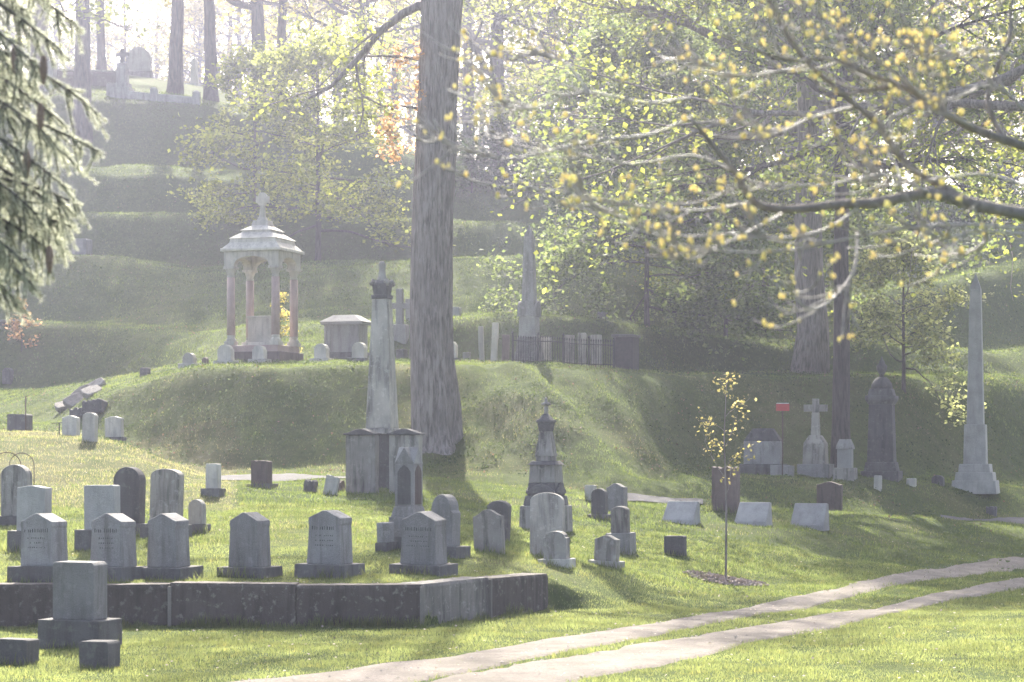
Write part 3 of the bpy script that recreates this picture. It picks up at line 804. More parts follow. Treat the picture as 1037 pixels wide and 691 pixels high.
def obelisk(px, d, label, z_base, z_ped, z_die, z_top, z_apex, wb, wd, ws0, ws1, steps, mt='granite', tall_gable=False):
    r, s, z = mon("obelisk", px, 0, label, "obelisk", d=d)
    k_ = .84
    yy = z_base + 4; n = len(steps)
    hs = (z_base - z_ped) / n
    MBx = MB(); zb = -.15
    for i, ww in enumerate(steps):
        zt = z(z_base - hs * (i + 1)); MBx.frustum(zb, zt, ww*s*k_, ww*s*k_, ww*s*k_*.95, ww*s*k_*.95); zb = zt
    MBx.build("stepped_base", M['base'] if mt == 'granite' else M[mt], r, .02)
    pd = MB().frustum(z(z_ped), z(z_die), wd*s*k_, wd*s*k_, wd*s*k_*.93, wd*s*k_*.93).build("pedestal", M[mt], r, .015)
    if tall_gable:
        for k2 in range(4):
            ww = wd*s*k_*1.05
            MB().prism(ol_round(ww, 16*s, 10*s), -ww/2 - .03, -ww/2 + .05, z=z(z_die) - 9*s).rot(Matrix.Rotation(R(90*k2), 4, 'Z')).build("arched_gable", M[mt], pd, .01)
    MB().frustum(z(z_die), z(z_top), ws0*s*k_, ws0*s*k_, ws1*s*k_, ws1*s*k_).build("shaft", M[mt], r, .01)
    MB().frustum(z(z_top) + .001, z(z_apex), ws1*s*k_, ws1*s*k_, .02, .02).build("pyramid_tip", M[mt], r, .005)
    return r
obelisk(988, 71, "tall grey obelisk on a stepped base at the right", 495, 470, 430, 293, 277, 50, 27, 20, 13, [54, 46, 38], mt='granite_light')
obelisk(536, 75, "slender grey obelisk inside the iron fence at the centre", 371, 342, 312, 240, 228, 30, 21, 16, 10.5, [34, 30, 26, 25], mt='granite', tall_gable=True)

def canopy_tomb():
    r, s, z = mon("canopy_tomb", 266, 0, "open square stone canopy on four pink columns with cross on its roof", "tomb", yaw=-17, d=77)
    hw = .93
    MB().box(-.25, .28, 2.45, 2.45).build("steps", M['brown'], r, .02)
    MB().box(.28, .5, 2.2, 2.2).build("plinth", M['pink'], r, .02)
    for sx in (-1, 1):
        for sy in (-1, 1):
            x, y = sx * hw, sy * hw
            c = empty("column", (x, y, .5)); c.parent = r
            MB().box(.001, .14, .42, .42).lathe([(.2, .14), (.2, .2), (.15, .26), (.17, .3), (.14, .34)], 16).build("column_base", M['limestone'], c, .01)
            MB().lathe([(.165, .34), (.155, 2.26)], 18).build("shaft", M['pink'], c, smooth=True)
            MB().lathe([(.14, 2.26), (.15, 2.32), (.13, 2.34), (.2, 2.5), (.23, 2.54)], 16).box(2.54, 2.62, .46, .46).build("capital", M['limestone'], c, .008)
    # arcade: four faces with a segmental arch
    z0, z1, zc = 3.12, 3.52, 3.62
    for k_ in range(4):
        L_ = 2 * hw + .4; ro = hw - .2
        top = [(L_/2, zc - .001), (-L_/2, zc - .001)]
        ar = []
        for i in range(17):
            a = math.pi * i / 16; ar.append((-ro * math.cos(a), z0 + .33 * math.sin(a) ** .8 if 0 < i < 16 else z0))
        t_ = .34
        if k_ % 2: L2 = L_/2 - t_ - .002
        else: L2 = L_/2
        ol = [(-L2, z0)] + ar + [(L2, z0), (L2, zc - .001), (-L2, zc - .001)]
        vs = []; n = len(ar)
        mb = MB(); yf, yb = -L_/2, -L_/2 + t_
        # strips between the arch curve and the top keep the face well formed
        xs = [(-L2, z0)] + ar + [(L2, z0)]
        for i in range(len(xs) - 1):
            (xa, za), (xb, zb_) = xs[i], xs[i+1]
            if xb - xa < 1e-6: continue
            mb.add([(xa, yf, za), (xb, yf, zb_), (xb, yf, zc), (xa, yf, zc), (xa, yb, za), (xb, yb, zb_), (xb, yb, zc), (xa, yb, zc)],
                   [(0,1,2,3),(5,4,7,6),(0,4,5,1),(3,2,6,7)] + ([(0,3,7,4)] if i == 0 else []) + ([(1,5,6,2)] if i == len(xs) - 2 else []))
        mb.rot(Matrix.Rotation(R(90*k_), 4, 'Z')).build("arcade", M['limestone'], r)
    MB().box(zc + .002, zc + .1, 2.5, 2.5).build("cornice", M['limestone'], r, .02)
    roof = MB(); P = [(1.2, zc+.1), (.98, zc+.3), (.95, zc+.42), (1.0, zc+.44), (.62, zc+.66), (.6, zc+.72), (.66, zc+.73), (.3, zc+.92)]
    for (a, za), (b, zb_) in zip(P[:-1], P[1:]): roof.frustum(za, zb_, 2*a, 2*a, 2*b, 2*b)
    roof.build("roof", M['limestone'], r)
    zq = zc
    cr = MB().frustum(zc+.92, zc+1.08, .72, .6, .6, .5).frustum(zc+1.08, zc+1.2, .4, .34, .26, .2).frustum(zc+1.2, zc+1.6, .22, .16, .17, .14)
    cr.build("cross_foot", M['limestone'], r, .01)
    c2 = MB().box(zc+1.6, zc+2.02, .2, .17).box(zc+1.68, zc+1.9, .16, .165, -.18).box(zc+1.68, zc+1.9, .16, .165, .18)
    c2.build("cross", M['limestone'], r, .01)
    rg = MB(); pts = [(.2*math.cos(a), 0, zc+1.79+.2*math.sin(a)) for a in np.linspace(0, 2*math.pi, 17)]
    rg.tube(pts, .045, 6).build("cross_ring", M['limestone'], r, smooth=True)
    r.scale = (.82, .82, .955)
    MB().box(.505, .62, 1.35, 1.0).build("chest_base", M['limestone'], r, .01)
    MB().box(.62, 1.42, .98, .66).box(1.42, 1.5, 1.06, .72).build("chest", M['limestone'], r, .015)
canopy_tomb()

def chest_tomb():
    r, s, z = mon("chest_tomb", 351, 0, "grey sarcophagus-like tomb with hipped stone lid right of the canopy tomb", "tomb", yaw=-17, d=79)
    k_ = .88
    MB().box(-.2, .12, 1.6, 1.2).build("step", M['base'], r, .02)
    MB().box(.12, .3, 1.4, 1.05).build("plinth", M['granite_dark'], r, .015)
    MB().box(.3, 1.2, 1.15, .85).build("chest", M['granite'], r, .01)
    for x in (-.56, .56): MB().box(.3, 1.2, .09, .1, x, -.43).build("pilaster", M['granite'], r, .01)
    MB().box(1.2, 1.29, 1.42, 1.1).frustum(1.29, 1.52, 1.5, 1.16, .75, .5).build("lid", M['granite_light'], r, .01)
chest_tomb()

def right_side():
    r, s, z = mon("die_monument", 773, 0, "broad grey granite monument with chamfered dark top beside the red sign", "monument", d=68)
    MB().box(-.1, z(470), 48*s*.93, .8).build("base", M['base'], r, .02)
    MB().box(z(470), z(447), 40*s*.93, .5).build("die", M['granite'], r, .012)
    MB().frustum(z(447), z(434), 41*s*.93, .52, 20*s, .3).build("top", M['granite_dark'], r, .012)
    headstone(792, 483, 26, 12, 'rough', 'granite', "low rough-faced block between broad monument and white cross", None, None, .4, 1, d=67)
    # cross
    r, s, z = mon("cross_monument", 826, 0, "white marble cross on a sloped pedestal", "monument", d=68)
    MB().box(-.1, z(470), 38*s*.86, 1.0).build("base", M['granite'], r, .02)
    MB().frustum(z(470), z(449), 27*s*.86, .66, 25*s*.86, .62).frustum(z(449), z(441), 25*s*.86, .62, 12*s, .34).build("pedestal", M['marble'], r, .015)
    MB().frustum(z(441), z(418), 9*s, .24, 7*s, .19).build("cross_shaft", M['marble'], r, .01)
    MB().box(z(418), z(404), 6.5*s, .18).box(z(417), z(410), 8.5*s, .175, -7.5*s).box(z(417), z(410), 8.5*s, .175, 7.5*s).build("cross_arms", M['marble_dark'], r, .01)
    r, s, z = mon("pedestal_stone", 856, 0, "narrow grey pedestal stone with sloping cap before the dark tree trunk", "monument", d=67)
    MB().box(-.1, z(474), 22*s, .6).build("base", M['marble_dark'], r, .02)
    MB().box(z(474), z(455), 16*s*.9, .42).build("die", M['granite_light'], r, .01)
    MB().frustum(z(455), z(452), 19*s*.9, .5, 18*s*.9, .48).frustum(z(452), z(445), 18*s*.9, .48, 12*s*.9, .3).build("cap", M['granite'], r, .01)
    r, s, z = mon("pier_monument", 893, 0, "massive dark granite pier with heavy cap and urn, between cross and obelisk", "monument", d=68.5)
    MB().box(-.12, z(477), 44*s*.86, 44*s*.86).frustum(z(477), z(468), 38*s*.86, 38*s*.86, 34*s*.86, 34*s*.86).build("base", M['granite_dark'], r, .02)
    MB().frustum(z(468), z(410), 31*s*.86, 31*s*.86, 27*s*.86, 27*s*.86).build("die", M['granite_dark'], r, .015)
    MB().frustum(z(410), z(405), 28*s*.86, 28*s*.86, 35*s*.86, 35*s*.86).box(z(405), z(401), 35*s*.86, 35*s*.86).frustum(z(401), z(394), 30*s*.86, 30*s*.86, 26*s*.86, 26*s*.86).build("cap", M['granite_dark'], r, .015)
    MB().lathe([(13*s*.86, z(394)), (12*s*.86, z(389)), (8*s*.86, z(384)), (4*s, z(382))], 16).build("dome", M['granite_dark'], r, smooth=True)
    MB().lathe([(3*s, z(383)), (2*s, z(380)), (5*s, z(375)), (5.6*s, z(371)), (3*s, z(368)), (3.3*s, z(367)), (1.2*s, z(364)), (.3*s, z(361))], 14).build("urn", M['granite_dark'], r, smooth=True)
    headstone(889, 487, 9, 14, 'flat', 'limestone', "tiny pale upright marker at the foot of the massive pier", None, None, .12, 1, d=66.2)
    headstone(923, 488, 12, 7, 'rough', 'limestone', "low pale block right of the massive pier", "low blocks between pier and obelisk", None, .3, 1, d=68)
    headstone(950, 491, 15, 9, 'round', 'granite_dark', "low dark hump of a stone just left of the obelisk", "low blocks between pier and obelisk", None, .3, 4, d=70)
    headstone(1004, 497, 13, 8, 'rough', 'granite_dark', "low dark block at the foot of the right obelisk", "low blocks between pier and obelisk", None, .3, 1, d=69)
right_side()

def red_sign():
    g = at(792.5, 66.5); s = g.y / F
    r = empty("section_sign", g, 4); tag(r, "small red sign plate on a thin pole behind the low block", "sign")
    top = EYE + (YH - 409) * s - g.z
    MB().tube([(0, 0, -.2), (0, 0, top - .03)], .016, 8).build("pole", M['rust'], r, smooth=True)
    MB().box(top - .2, top, .37, .012, 0, -.02).build("sign_plate", M['red'], r, .004)
    MB().box(top, top + .02, .34, .03, 0, -.015).build("top_rail", M['white'], r)
red_sign()

# stones behind the fence, and the fence
GF = "pale old slabs behind the iron fence"
for px_, w_, h_, mt_, tl, lb in ((488, 6, 36, 'limestone', -2, "narrow pale slab, first left of the fenced obelisk group"),
                                 (500, 7, 40, 'limestone', 3, "tall pale slab leaning right among the three left of the obelisk"),
                                 (512, 8, 28, 'brown', 1, "short brownish slab nearest the fenced obelisk on its left"),
                                 (553, 11, 26, 'marble', 0, "pale slab behind the fence just right of the obelisk"),
                                 (576, 12, 31, 'marble', 1, "pale wide slab behind the middle of the iron fence"),
                                 (590, 9, 34, 'marble', -1, "pale tallest slab behind the right half of the fence"),
                                 (604, 12, 30, 'marble', 0, "bright pale slab on a plinth at the fence's right end")):
    headstone(px_, 0, w_, h_, 'flat', mt_, lb, GF, None if px_ != 604 else (15, 3), .14, 1, d=76.2, tilt=(0, tl), yaw=-10)
def iron_fence():
    a, b = at(519, 73.3), at(622, 73.6)
    r = empty("iron_fence", a); tag(r, "low black iron picket fence round the central obelisk plot", "fence")
    D_ = b - a; n = 42
    ln = lambda t_: Vector((D_.x * t_, D_.y * t_, gz(a.x + D_.x * t_, a.y + D_.y * t_) - a.z))
    for h_ in (.12, .72): MB().tube([ln(t_) + Vector((0, 0, h_)) for t_ in np.linspace(0, 1, 9)], .016, 6).build("rail", M['iron'], r)
    for t_ in (0, .25, .5, .75, 1):
        p = ln(t_); MB().box(-.1, .9, .05, .05).lathe([(.03, .9), (.045, .94), (.01, 1.0)], 8).rot(Matrix.Translation(p)).build("fence_post", M['iron'], r)
    mb = MB()
    for i in range(n):
        p = ln((i + .5) / n); mb.tube([p + Vector((0, 0, 0)), p + Vector((0, 0, .82))], .0095, 4)
        mb.lathe([(.004, .80), (.022, .84), (.002, .9)], 4); mb.v[-12:] = [(v[0] + p.x, v[1] + p.y, v[2] + p.z) for v in mb.v[-12:]]
    mb.build("picket_panel", M['iron'], r)
    c = at(519, 78.6); e = at(622, 78.9)
iron_fence()
def gate_pier():
    g = at(634, 74.5); s = g.y / F
    r = empty("vault_block", g, YAW); tag(r, "black boxy vault block at the right end of the iron fence", "vault")
    MB().box(-.4, .98, .62, .9).build("body", M['door'], r, .02)
    MB().box(.982, 1.06, .7, 1.0).build("cap", M['granite_dark'], r, .02)
gate_pier()
# things near the big trunk on the plateau and upper terrace
r, s, z = mon("cross_monument", 405, 0, "tall bluish grey stone cross half hidden behind the shaft's finial", "monument", d=84)
MB().box(-.2, .5, .55, .4).build("base", M['granite'], r, .02); MB().frustum(.5, 1.75, .26, .2, .22, .18).box(1.05, 1.25, .75, .17).build("cross", M['granite'], r, .01)
headstone(415, 0, 9, 22, 'flat', 'granite', "grey upright slab beside the half hidden cross on the terrace", None, None, .2, 1, d=85.5)
headstone(461, 0, 13, 9, 'flat', 'granite_light', "pale low block on the terrace just right of the big trunk", None, None, .3, 1, d=86.5)
headstone(460, 0, 8, 17, 'gable', 'limestone', "slim white gabled stone on the plateau right of the big trunk", None, (12, 4), .25, 4, d=77)
headstone(473, 0, 9, 10, 'flat', 'granite', "low grey block right of the slim white gabled stone", None, None, .25, 1, d=77)
headstone(416, 0, 6, 13, 'flat', 'marble', "small bright leaning tablet left of the big trunk", None, None, .1, 1, d=77.5, tilt=(0, 8))
headstone(407, 0, 12, 11, 'rough', 'granite_dark', "dark low block between tall shaft and big trunk", None, None, .4, 1, d=77)
headstone(610, 0, 11, 7, 'flat', 'granite', "small grey block on the terrace above the iron fence", None, None, .3, 1, d=87)
headstone(83, 0, 20, 17, 'flat', 'granite', "bluish square block on the terrace right of the spruce cones", None, None, .6, 1, d=104.5)

# hilltop stones
def hilltop():
    r, s, z = mon("round_tablet", 141, 0, "large round-topped stone on the hilltop against bright sky", "monument", yaw=-8, d=150)
    hh = z(48)
    MB().box(-.3, hh * .2, 1.7, .7).build("base", M['granite_dark'], r, .02)
    MB().prism(ol_round(1.55, hh * .8, .78, 20), -.2, .2, z=hh * .2).build("die", M['granite'], r, .02)
    r, s, z = mon("cross_monument", 124, 0, "dark cross on a tall pedestal near the hilltop kerb", "monument", yaw=-10, d=136)
    MB().box(-.4, .5, 1.1, 1.0).box(.5, .75, .85, .8).build("base", M['granite'], r, .03)
    MB().frustum(.75, 1.9, .62, .55, .55, .5).build("pedestal", M['granite'], r, .02)
    MB().frustum(1.9, 2.7, .26, .22, .2, .18).box(2.3, 2.5, .75, .19).build("cross", M['granite_dark'], r, .01)
    headstone(51, 0, 12, 30, 'flat', 'granite_light', "pale square pillar stone between hilltop trunks at far left", None, None, .5, 1, d=138)
    r, s, z = mon("obelisk", 197, 0, "small slim pale obelisk on the hilltop between two trunks", "obelisk", d=150)
    MB().box(-.4, .3, .8, .8).build("base", M['granite_light'], r, .02); MB().frustum(.3, z(58) - .2, .42, .42, .28, .28).frustum(z(58) - .2, z(58), .28, .28, .02, .02).build("shaft", M['granite_light'], r)
    # kerb wall running down to the right, three posts
    root = empty("plot_kerb", at(112, 134)); tag(root, "grey stone kerb with short posts along the hilltop plot", "kerb")
    ori = root.location
    P = [at(112, 136), at(156, 135), at(199, 134.3)]
    for A, B in zip(P[:-1], P[1:]):
        vs = []
        for q in (A, B):
            for dy, zt in ((-.14, -.4), (-.14, .38), (.14, .38), (.14, -.4)): vs.append(tuple(q - ori + Vector((0, dy, zt))))
        MB().add(vs, [(0,1,5,4),(1,2,6,5),(2,3,7,6),(3,0,4,7),(0,3,2,1),(4,5,6,7)]).build("kerb_stone", M['granite'], root, .02)
    for q in P: MB().box(-.4, .62, .42, .42).frustum(.62, .74, .44, .44, .2, .2).rot(Matrix.Translation(q - ori)).build("kerb_post", M['granite'], root, .02)
    A, B = at(56, 141), at(121, 141)
    root = empty("boundary_wall", A); tag(root, "low dark stone wall on the hilltop behind the kerb", "wall")
    vs = []
    for q in (A, B):
        for dy, zt in ((-.25, -1), (-.25, .85), (.25, .85), (.25, -1)): vs.append(tuple(q - A + Vector((0, dy, zt))))
    MB().add(vs, [(0,1,5,4),(1,2,6,5),(2,3,7,6),(3,0,4,7),(0,3,2,1),(4,5,6,7)]).build("wall_body", M['wall'], root, .03)
    vs = []
    for q in (A, B):
        for dy, zt in ((-.32, .853), (-.32, .95), (.32, .95), (.32, .853)): vs.append(tuple(q - A + Vector((0, dy, zt))))
    MB().add(vs, [(0,1,5,4),(1,2,6,5),(2,3,7,6),(3,0,4,7),(0,3,2,1),(4,5,6,7)]).build("coping", M['wall_top'], root, .01)
hilltop()
def left_terrace():
    A, B = at(-60, 92.5), at(31, 92.5)
    root = empty("terrace_wall", A); tag(root, "short dark terrace wall with pale coping at the left edge", "wall")
    for nm, lo, hi, dy_, m_ in (("wall_body", -.9, .05, .3, 'wall'), ("coping", .053, .13, .36, 'wall_top')):
        vs = []
        for q in (A, B):
            for dy, zt in ((-dy_, lo), (-dy_, hi), (dy_, hi), (dy_, lo)): vs.append(tuple(q - A + Vector((0, dy, zt))))
        MB().add(vs, [(0,1,5,4),(1,2,6,5),(2,3,7,6),(3,0,4,7),(0,3,2,1),(4,5,6,7)]).build(nm, M[m_], root, .015)
    headstone(8, 0, 11, 15, 'round', 'granite_dark', "dark round stone in front of the short terrace wall at left", None, None, .3, 4, d=90)
    # pale slabs let into the bank
    for k_, (px_, py_, w_, h_, ty, lb) in enumerate(((67, 414, .62, .42, -12, "lowest rough tilted slab at the left foot of the stone pile on the bank"),
                                 (77, 409, .66, .46, -24, "second lowest rough tilted slab in the stone pile on the bank"),
                                 (84, 402, .6, .5, -34, "broad middle slab of the tilted stone pile on the bank"),
                                 (93, 400, .56, .42, -18, "upper right slab of the tilted stone pile on the bank"),
                                 (98, 393, .5, .36, -30, "topmost slab of the tilted stone pile on the bank"))):
        mb = MB(); ol = [(-w_/2, -h_/2), (w_*.1, -h_*.58), (w_/2, -h_*.4), (w_*.56, h_*.3), (w_*.3, h_/2), (-w_*.42, h_*.52), (-w_*.55, 0)]
        mb.prism(ol, -.09, .09).rot(Matrix.Rotation(R(90), 4, 'X'))
        o = mb.build("stone_slab", M['slab'], None, .03)
        g = hit(px_, py_, 66)
        o.location = (g.x, g.y, g.z + .08); o.rotation_euler = (R(26 + 7 * (k_ % 3)), R(ty), R(10 + 25 * (k_ % 2)))
        tag(o, lb, "stone slab", "pale slabs on the bank")
    for px_, py_, w_, h_, lb in ((97, 420, .62, .42, "dark rough block holding up the pale slabs, right one"), (82, 424, .5, .3, "dark rough block holding up the pale slabs, left one")):
        g = hit(px_, py_, 64)
        o = MB().prism(ol_rough(w_, h_, .08), -.25, .25).build("rough_block", M['granite_dark'], None, .04)
        o.location = g; o.rotation_euler = (R(-8), R(-6), R(-14)); tag(o, lb, "stone")
    g = at(26, 65.5); o = MB().tube([(0, 0, -.2), (0, 0, .98)], .018, 6).build("iron_rod", M['rust'], None); o.location = g
    tag(o, "thin upright iron rod beside the dark stone box at far left", "rod")
    g = at(60, 62.6); o = MB().tube([(0, 0, -.1), (0, 0, .32)], .015, 6).tube([(-.2, 0, .3), (.12, 0, .32)], .012, 6).build("grave_marker", M['iron'], None); o.location = g
    tag(o, "little iron marker with crossbar left of three mound headstones", "grave marker")
    for px_, rr, lb in ((7, .30, "thin wire hoop behind the dark headstone, left one"), (22, .26, "thin wire hoop behind the dark headstone, right one")):
        g = at(px_, 50.5)
        pts = [(-rr, 0, -.1)] + [(rr * -math.cos(a), 0, .75 + rr * math.sin(a)) for a in np.linspace(0, math.pi, 12)] + [(rr, 0, -.1)]
        o = MB().tube(pts, .009, 5).build("wire_hoop", M['rust'], None); o.location = g
        tag(o, lb, "wire hoop", "wire hoops on the mound")
left_terrace()

# ------------------------------------------------------------------ trees
class Tree:
    def __init__(s, seed): s.mb = MB(); s.tw = []; s.r = random.Random(seed)
    def limb(s, p, d, L, rad, n=6, wob=.18, grav=0.0, sides=6, end=.35):
        pts = [Vector(p)]; rads = [rad]; d = Vector(d).normalized()
        for i in range(n):
            d = (d + Vector((s.r.gauss(0, wob), s.r.gauss(0, wob), s.r.gauss(0, wob) + grav))).normalized()
            pts.append(pts[-1] + d * (L / n)); rads.append(rad * (1 - (1 - end) * (i + 1) / n))
        s.mb.tube(pts, rads, sides)
        return pts, rads, d
    def branchy(s, p, d, L, rad, depth, grav=-.01, spread=.8, nch=5, minr=.006):
        pts, rads, dd = s.limb(p, d, L, rad, 6 if depth > 1 else 4, .16, grav, 6 if rad > .06 else 4 if rad > .025 else 3)
        if depth <= 0:
            s.tw.append(pts); return
        s.tw.append(pts[-3:])
        for i in range(nch):
            t_ = s.r.uniform(.25, 1.0); k_ = min(int(t_ * (len(pts) - 1)), len(pts) - 2)
            q = pts[k_].lerp(pts[k_+1], t_ * (len(pts) - 1) - k_)
            ax = (pts[k_+1] - pts[k_]).normalized()
            sd_ = Vector((s.r.gauss(0, 1), s.r.gauss(0, 1), s.r.gauss(0, .45))).normalized()
            nd = (ax + sd_ * spread).normalized()
            s.branchy(q, nd, L * s.r.uniform(.38, .6), max(rads[k_] * .5, minr), depth - 1, grav, spread, nch)
    def leaves(s, per, size, spread, flat=.5, droop=0):
        T = []
        for pts in s.tw:
            for _ in range(per):
                t_ = s.r.random() * (len(pts) - 1); k_ = min(int(t_), len(pts) - 2)
                T.append(pts[k_].lerp(pts[k_+1], t_ - k_))
        T = np.array(T); g = np.random.default_rng(len(T))
        n = len(T)
        P = T + g.normal(0, 1, (n, 3)) * np.array([spread, spread, spread * .6]) - np.array([0, 0, droop])
        nrm = g.normal(0, 1, (n, 3)) * np.array([flat, flat, 1]); nrm /= np.linalg.norm(nrm, axis=1)[:, None]
        a = np.cross(nrm, g.normal(0, 1, (n, 3))); a /= np.linalg.norm(a, axis=1)[:, None]
        b = np.cross(nrm, a)
        sz = (size * g.uniform(.6, 1.35, n))[:, None]
        V = np.stack([P - a * sz * .5, P + b * sz * .42 + nrm * sz * .08, P + a * sz * .55, P - b * sz * .42 + nrm * sz * .08], 1).reshape(-1, 3)
        return V
def leaf_obj(name, V, m_, parent): return np_mesh(name, V, np.arange(len(V)).reshape(-1, 4), m_, parent)

def make_tree(seed, name, loc, H, rad, limb_from, limb_to, limbs, Lmax, elev, per, size, spread, bark, leaf, label, group=None,
              depth=2, nch=5, lean=(0, 0), top_fork=False, grav=-.01, top=1.0, wob=.04, flare=1.35, cat="tree", flat=.5, sides=14, azb=None):
    T = Tree(seed); n = 14
    pts = []; rads = []
    for i in range(n + 1):
        t_ = i / n
        pts.append(Vector((lean[0] * t_ * H + T.r.gauss(0, wob) * rad * 2 * (i > 0), lean[1] * t_ * H + T.r.gauss(0, wob) * rad * 2 * (i > 0), -.4 + t_ * (H * top + .4))))
        rads.append(rad * ((1 - .78 * t_ ** 1.15)) * (1 + (flare - 1) * math.exp(-t_ * H / (rad * 2.2))))
    T.mb.tube(pts, rads, sides)
    for i in range(limbs):
        t_ = limb_from + (limb_to - limb_from) * (i + T.r.random() * .7) / limbs
        k_ = min(int(t_ * n), n - 1); q = pts[k_].lerp(pts[k_+1], t_ * n - k_)
        az = i * 2.4 + T.r.uniform(-.4, .4) if azb is None else T.r.uniform(*azb)
        e = R(elev[0] + (elev[1] - elev[0]) * (t_ - limb_from) / max(1e-3, (limb_to - limb_from)) + T.r.uniform(-8, 8))
        dv = Vector((math.cos(az) * math.cos(e), math.sin(az) * math.cos(e), math.sin(e)))
        L_ = Lmax * (1 - .55 * (t_ - limb_from) / max(1e-3, limb_to - limb_from)) * T.r.uniform(.75, 1.15)
        T.branchy(q, dv, L_, min(rads[k_] * .55, rad * .42), depth, grav, .85, nch)
    root = empty(name, loc, 0); tag(root, label, cat, group)
    T.mb.build("trunk", M[bark], root, smooth=True)
    if per: leaf_obj("crown", T.leaves(per, size, spread, flat), M[leaf], root)
    return root

# main big tree: a broad trunk with ridged bark, crown mostly above the frame
def big_tree():
    T = Tree(11); g = at(441, 65.3); s = g.y / F
    pw = [(443, 452, 55), (441, 436, 49), (440, 400, 48), (437, 360, 43), (436, 300, 42), (437, 230, 41), (440, 150, 40), (443, 80, 39), (446, 20, 40), (447, -30, 42)]
    vs = []; fs = []; ns = 170; rows = []
    prev = None
    zz = []
    for px_, py_, w_ in pw: zz.append((EYE + (YH - py_) * s - g.z, (px_ - 441) * s, w_ * s / 2))
    zz = [(-.5, zz[0][1] + .0, zz[0][2] * 1.12)] + zz
    Z = np.array(zz); hs = np.linspace(-.5, Z[-1, 0], 150)
    for h in hs:
        cx_ = np.interp(h, Z[:, 0], Z[:, 1]); r_ = np.interp(h, Z[:, 0], Z[:, 2])
        for i in range(ns):
            a = 2 * math.pi * i / ns
            fl = 1 + .13 * math.exp(-max(h, 0) / .8) * math.sin(5 * a + 1) + .05 * float(vn(12*math.cos(a), 12*math.sin(a) + h * .35, 4)) + .085 * (.25 - abs(float(vn(i * .22 + .6*math.sin(h*1.7), h * .8, 8)))) + .05 * float(vn(i * .5, h * 2.1, 14)) + .05 * math.sin(3 * a + h * .15)
            vs.append((cx_ + r_ * fl * math.cos(a), r_ * fl * math.sin(a), h))
    for k_ in range(len(hs) - 1):
        for i in range(ns):
            j = (i + 1) % ns; fs.append((k_*ns+i, k_*ns+j, (k_+1)*ns+j, (k_+1)*ns+i))
    T.mb.add(vs, fs)
    top = Vector((Z[-1, 1], 0, Z[-1, 0]))
    for dv, rr, L_ in (((-.25, .1, 1), .42, 9), ((.35, -.1, 1), .36, 8.5), ((.1, .5, .9), .3, 7)):
        T.branchy(top - Vector((0, 0, .4)), dv, L_ * 1.25, rr, 3, 0, .9, 6)
    # left limb that droops across the sky
    loc = lambda px_, py_, dd=0: Vector(((px_ - 441) * s, dd, EYE + (YH - py_) * s - g.z))
    P = [loc(440, 12), loc(424, 6), loc(408, 14), loc(385, 32), loc(360, 62), loc(335, 88), loc(312, 100)]
    T.mb.tube(P, [.16, .14, .12, .1, .08, .05, .03], 7)
    P2 = [loc(440, 150), loc(415, 175), loc(395, 150), loc(372, 160)]
    for q0, q1, rr in ((P[2], (-.5, -.2, -.35), .05), (P[3], (-.4, .4, -.5), .05), (P[4], (.2, -.4, -.7), .04), (P[5], (-.6, .3, -.2), .03), (loc(424, 60), (-.8, .2, .2), .05), (loc(424, 110), (-.9, -.1, .0), .04)):
        T.branchy(q0, q1, 2.0, rr, 1, -.05, .8, 4)
    root = empty("big_tree", g); tag(root, "massive old tree with ridged grey bark standing on the bank in the centre", "tree")
    T.mb.build("trunk", M['bark'], root, smooth=True)
    leaf_obj("crown", T.leaves(9, .15, .35), M['leaf'], root)
    O = Tree(12)
    for i in range(44):
        px_ = O.r.uniform(388, 428); py_ = O.r.uniform(35, 150) if px_ > 400 else O.r.uniform(95, 160)
        p = loc(px_, py_, O.r.uniform(-.6, .6))
        O.limb(p, (O.r.uniform(-1, 1), O.r.uniform(-1, 1), -.6), .5, .008, 3, .3, sides=3)
        O.tw.append([p, p + Vector((O.r.uniform(-.2, .2), 0, -.35))])
    O.mb.build("twigs", M['twig'], root)
    leaf_obj("copper_leaves", O.leaves(13, .13, .13), M['leaf_orange'], root)
big_tree()

# maples on the right
make_tree(21, "maple_tree", at(852, 70.5), 23, .27, .4, .98, 32, 6.2, (5, 50), 28, .15, .32, 'bark_dark', 'leaf_green',
          "slim dark-barked maple behind the cross, airy green crown filling the upper right", nch=6, grav=-.02)
make_tree(22, "maple_tree", at(819, 80), 25, .52, .3, .98, 32, 8.0, (0, 55), 28, .17, .36, 'bark', 'leaf',
          "thick-trunked maple on the terrace left of the slim dark maple", nch=6, grav=-.015)
make_tree(23, "maple_tree", at(655, 86), 10, .10, .10, .98, 26, 4.8, (-8, 50), 34, .16, .3, 'bark_dark', 'leaf_green',
          "low spreading green maple on the terrace above the iron fence", nch=6, grav=-.02)
make_tree(24, "young_maple", at(915, 77.5), 4.6, .07, .2, .98, 18, 2.3, (5, 60), 11, .14, .2, 'bark_dark', 'leaf_pale',
          "young pale-yellow leaved tree between pier and right obelisk", nch=5, grav=-.01)
make_tree(25, "young_maple", at(322, 108), 9.5, .14, .18, .98, 26, 4.6, (-5, 55), 20, .18, .28, 'bark_dark', 'leaf',
          "young yellow-green tree on the hillside left of the big trunk", nch=5, grav=-.01)
make_tree(26, "young_maple", at(735, 90), 8, .08, .12, .98, 22, 4.4, (-5, 55), 12, .16, .25, 'bark_dark', 'leaf',
          "light green young tree on the middle terrace behind the maples", nch=5)
make_tree(31, "maple_tree", at(775, 93), 13, .13, .1, .98, 34, 5.4, (-5, 50), 26, .17, .34, 'bark_dark', 'leaf_green',
          "dense mid green tree on the upper terrace left of the thick-trunked maple", nch=6, grav=-.015)
